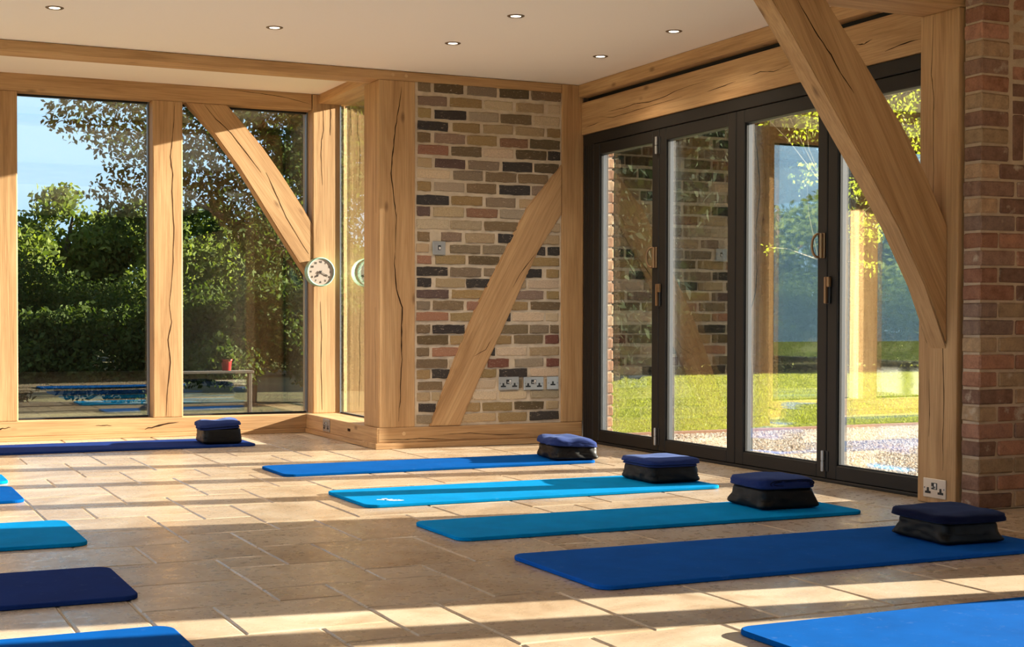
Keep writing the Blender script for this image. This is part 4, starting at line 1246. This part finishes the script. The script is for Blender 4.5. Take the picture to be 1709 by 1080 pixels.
# overhanging oak, right half of the bay view
oakb = [(2.28, 17.0, 3.12, 0.22), (2.60, 17.0, 3.05, 0.34), (2.55, 17.1, 3.45, 0.30), (2.95, 17.0, 3.35, 0.42), (2.92, 17.0, 2.85, 0.34), (3.25, 17.1, 3.0, 0.50), (2.75, 17.1, 2.25, 0.16),
        (3.10, 17.2, 2.35, 0.40), (2.95, 17.2, 1.95, 0.32), (3.40, 17.2, 1.95, 0.50), (3.30, 17.3, 3.7, 0.6), (3.75, 17.2, 2.5, 0.6), (3.85, 17.3, 3.3, 0.7), (4.3, 17.2, 2.0, 0.8), (4.5, 17.4, 2.9, 0.9),
        (4.3, 17.6, 3.9, 0.9), (5.2, 17.4, 2.2, 1.0), (5.2, 17.6, 3.4, 1.1), (5.0, 17.8, 1.2, 0.8), (6.2, 17.8, 2.6, 1.3), (6.2, 18.0, 4.2, 1.4), (5.4, 18.2, 4.8, 1.3), (7.2, 18.4, 3.4, 1.4), (7.0, 18.4, 5.2, 1.5), (3.9, 17.8, 1.1, 0.6), (6.0, 17.8, 1.0, 0.9), (6.0, 17.0, 3.4, 1.0), (5.7, 16.8, 4.4, 0.9), (6.5, 17.2, 4.8, 1.0), (5.4, 16.9, 2.6, 0.8)]
tree('oak_tree', 'big dark oak overhanging the bay window view', 'tree', (6.4, 18.2, -0.12), oakb, 52000, 0.075, LEAF_OAK, 21, 0.28, twigs=14)

k = 0
for lab, x, y, h, rx in (('bushy sunlit tree at the far left of the bay window view', 2.7, 31.0, 3.5, 1.9), ('pale green tree with a raised tip in the bay window view', 4.6, 33.0, 3.75, 1.7), ('round green tree just left of the oak in the bay window view', 6.3, 32.0, 3.2, 1.9),
                         ('green tree half hidden behind the oak', 8.4, 33.0, 3.5, 2.0), ('green tree hidden mostly by the mullion post', 10.6, 34.0, 3.6, 2.2), ('broad green tree past the left edge of the bay view', -0.2, 31.0, 3.6, 2.3), ('wide green tree far past the left edge of the bay view', -3.8, 31.0, 3.7, 2.6), ('tall green tree seen only mirrored in the doors', -7.6, 30.0, 4.0, 2.8), ('first green tree mirrored in the third door', -11.4, 29.0, 4.2, 2.6), ('second green tree mirrored in the third door', -15.0, 28.0, 4.0, 2.6), ('first green tree mirrored in the fourth door', -18.6, 27.0, 4.4, 2.7), ('second green tree mirrored in the fourth door', -22.4, 26.0, 4.2, 2.8), ('last green tree mirrored in the fourth door', -26.4, 25.0, 4.4, 2.9)):
    tree('hedgerow_tree', lab, 'tree', (x, y, -0.12), puff(x, y, h * 0.50, rx * 0.85, h * 0.40, 18, 40 + k, rx * 0.36) + [(x + (k % 3 - 1) * 0.5, y, h * 0.93, 0.35)], 12000, 0.16, LEAF_MID, 50 + k, 0.12, 'trees beyond the bay windows', twigs=6)
    k += 1
for lab, x, y, h, rx in (('low dark shrub at the left of the bay window view', 1.7, 16.6, 1.05, 0.8), ('dark shrub below the pale tree outside the bay', 2.9, 16.4, 1.15, 0.85), ('dense shrub under the oak crown', 4.1, 15.4, 1.3, 0.85), ('shrub under the oak close to its trunk', 5.4, 15.2, 1.6, 0.9), ('dark shrub past the left edge of the bay view', 0.2, 17.0, 1.3, 1.0), ('dark shrub beyond the far left panes', -1.9, 17.0, 1.3, 1.2),
                         ('tall dark shrub below the first hedgerow tree', 2.2, 23.0, 2.0, 1.3), ('tall dark shrub below the raised tip tree', 4.2, 24.0, 2.1, 1.4), ('tall dark shrub deep behind the oak', 6.9, 23.5, 2.4, 1.5), ('broad shrub mirrored low in the third door', -8.6, 23.0, 2.2, 1.7), ('wide shrub mirrored low in the third door by its handle', -11.8, 22.4, 2.3, 1.8), ('wide shrub mirrored low in the fourth door', -15.2, 22.0, 2.4, 1.9), ('shrub mirrored at the far edge of the fourth door', -18.8, 21.4, 2.4, 2.0)):
    tree('shrub', lab, 'shrub', (x, y, -0.12), puff(x, y, h * 0.42, rx, h * 0.42, 18, 90 + k, rx * 0.36), 15000, 0.065, LEAF_OAK, 120 + k, 0.04, 'shrubs beyond the bay windows', twigs=4)
    k += 1

# dark wood behind the lawn, seen through the folding doors
EV = (('first dark evergreen beyond the lawn, behind the first door', 9.3, 18.6, 6.2, 1.7), ('dark evergreen beyond the lawn, behind the second door', 11.6, 19.8, 6.8, 1.9), ('dark evergreen beyond the lawn, left in the third door', 14.2, 20.4, 6.6, 1.9),
      ('dark evergreen beyond the lawn, right in the third door', 16.8, 20.2, 7.0, 2.0), ('dark evergreen beyond the lawn, behind the fourth door', 19.6, 20.0, 6.6, 2.0), ('dark evergreen beyond the lawn, behind the socket post', 22.4, 19.8, 6.8, 2.0),
      ('tall evergreen of the second row, behind the first door', 11.8, 24.4, 8.0, 2.2), ('tall evergreen of the second row, behind the second door', 15.0, 25.0, 8.4, 2.3), ('tall evergreen of the second row, behind the third door', 18.4, 25.2, 8.4, 2.3), ('tall evergreen of the second row, behind the fourth door', 21.8, 25.0, 8.6, 2.4), ('tall evergreen of the second row, behind the brick pier', 25.4, 25.0, 8.6, 2.4))
for i, (lab, x, y, h, rx) in enumerate(EV):
    tree('evergreen_tree', lab, 'tree', (x, y, GZ), puff(x, y, h * 0.44, rx * 0.8, h * 0.50, 34, 160 + i, rx * 0.42) + [(x + q * 0.7 * rx, y, 0.55, 0.75) for q in (-1, 0, 1)], 19000, 0.20, LEAF_DARK, 180 + i, 0.16, 'dark trees beyond the lawn', twigs=6)
tree('young_tree', 'thin young tree with sunlit yellow-green leaves outside the doors', 'tree', (9.3, 12.3, GZ),
     [(8.3, 12.0, 2.95, 0.28), (8.6, 12.1, 3.2, 0.35), (8.9, 12.0, 2.85, 0.30), (9.2, 12.0, 3.3, 0.4), (10.2, 12.1, 3.2, 0.35), (10.5, 12.2, 2.8, 0.30), (10.35, 12.2, 2.35, 0.22), (9.55, 12.1, 2.1, 0.28), (9.7, 12.0, 1.75, 0.22), (9.75, 12.1, 1.4, 0.15), (8.5, 12.0, 1.55, 0.10), (9.0, 12.1, 2.3, 0.2)],
     2200, 0.050, LEAF_YELL, 77, 0.014, bark=PALEBARK, twigs=12)

# red pot on a bench outside the right-hand bay window
POT = new_mat('red_glaze', (0.42, 0.03, 0.03), 0.35)
p = empty('plant_pot', (2.85, 11.5, 0.405))
tag(p, 'small red plant pot on the bench outside the bay window', 'pot')
link('pot', lathe_mesh('pot', [(0.0, 0.0), (0.034, 0.0), (0.043, 0.078), (0.048, 0.080), (0.048, 0.092), (0.040, 0.092), (0.038, 0.075), (0.0, 0.075)], 20), POT, p)
v, f = leaf_cloud([(0, 0, 0.13, 0.07), (-0.04, 0, 0.11, 0.05)], 160, 0.045, 5)
o = link('foliage', fast_mesh('foliage', v, f), LEAF_OAK, p)
o['kind'] = 'stuff'
rail = empty('garden_rail', (2.75, 11.5, -0.12))
tag(rail, 'low weathered timber rail outside under the red pot', 'rail')
GREYWOOD = new_mat('weathered_wood', (0.05, 0.04, 0.028), 0.9)
link('top_board', box_mesh('top_board', 0.62, 0.13, 0.022, 0.003), GREYWOOD, rail, (0, 0, 0.514))
for s in (-0.29, 0.29):
    link('post', box_mesh('post', 0.028, 0.05, 0.503, 0.003), GREYWOOD, rail, (s, 0, 0.2515))
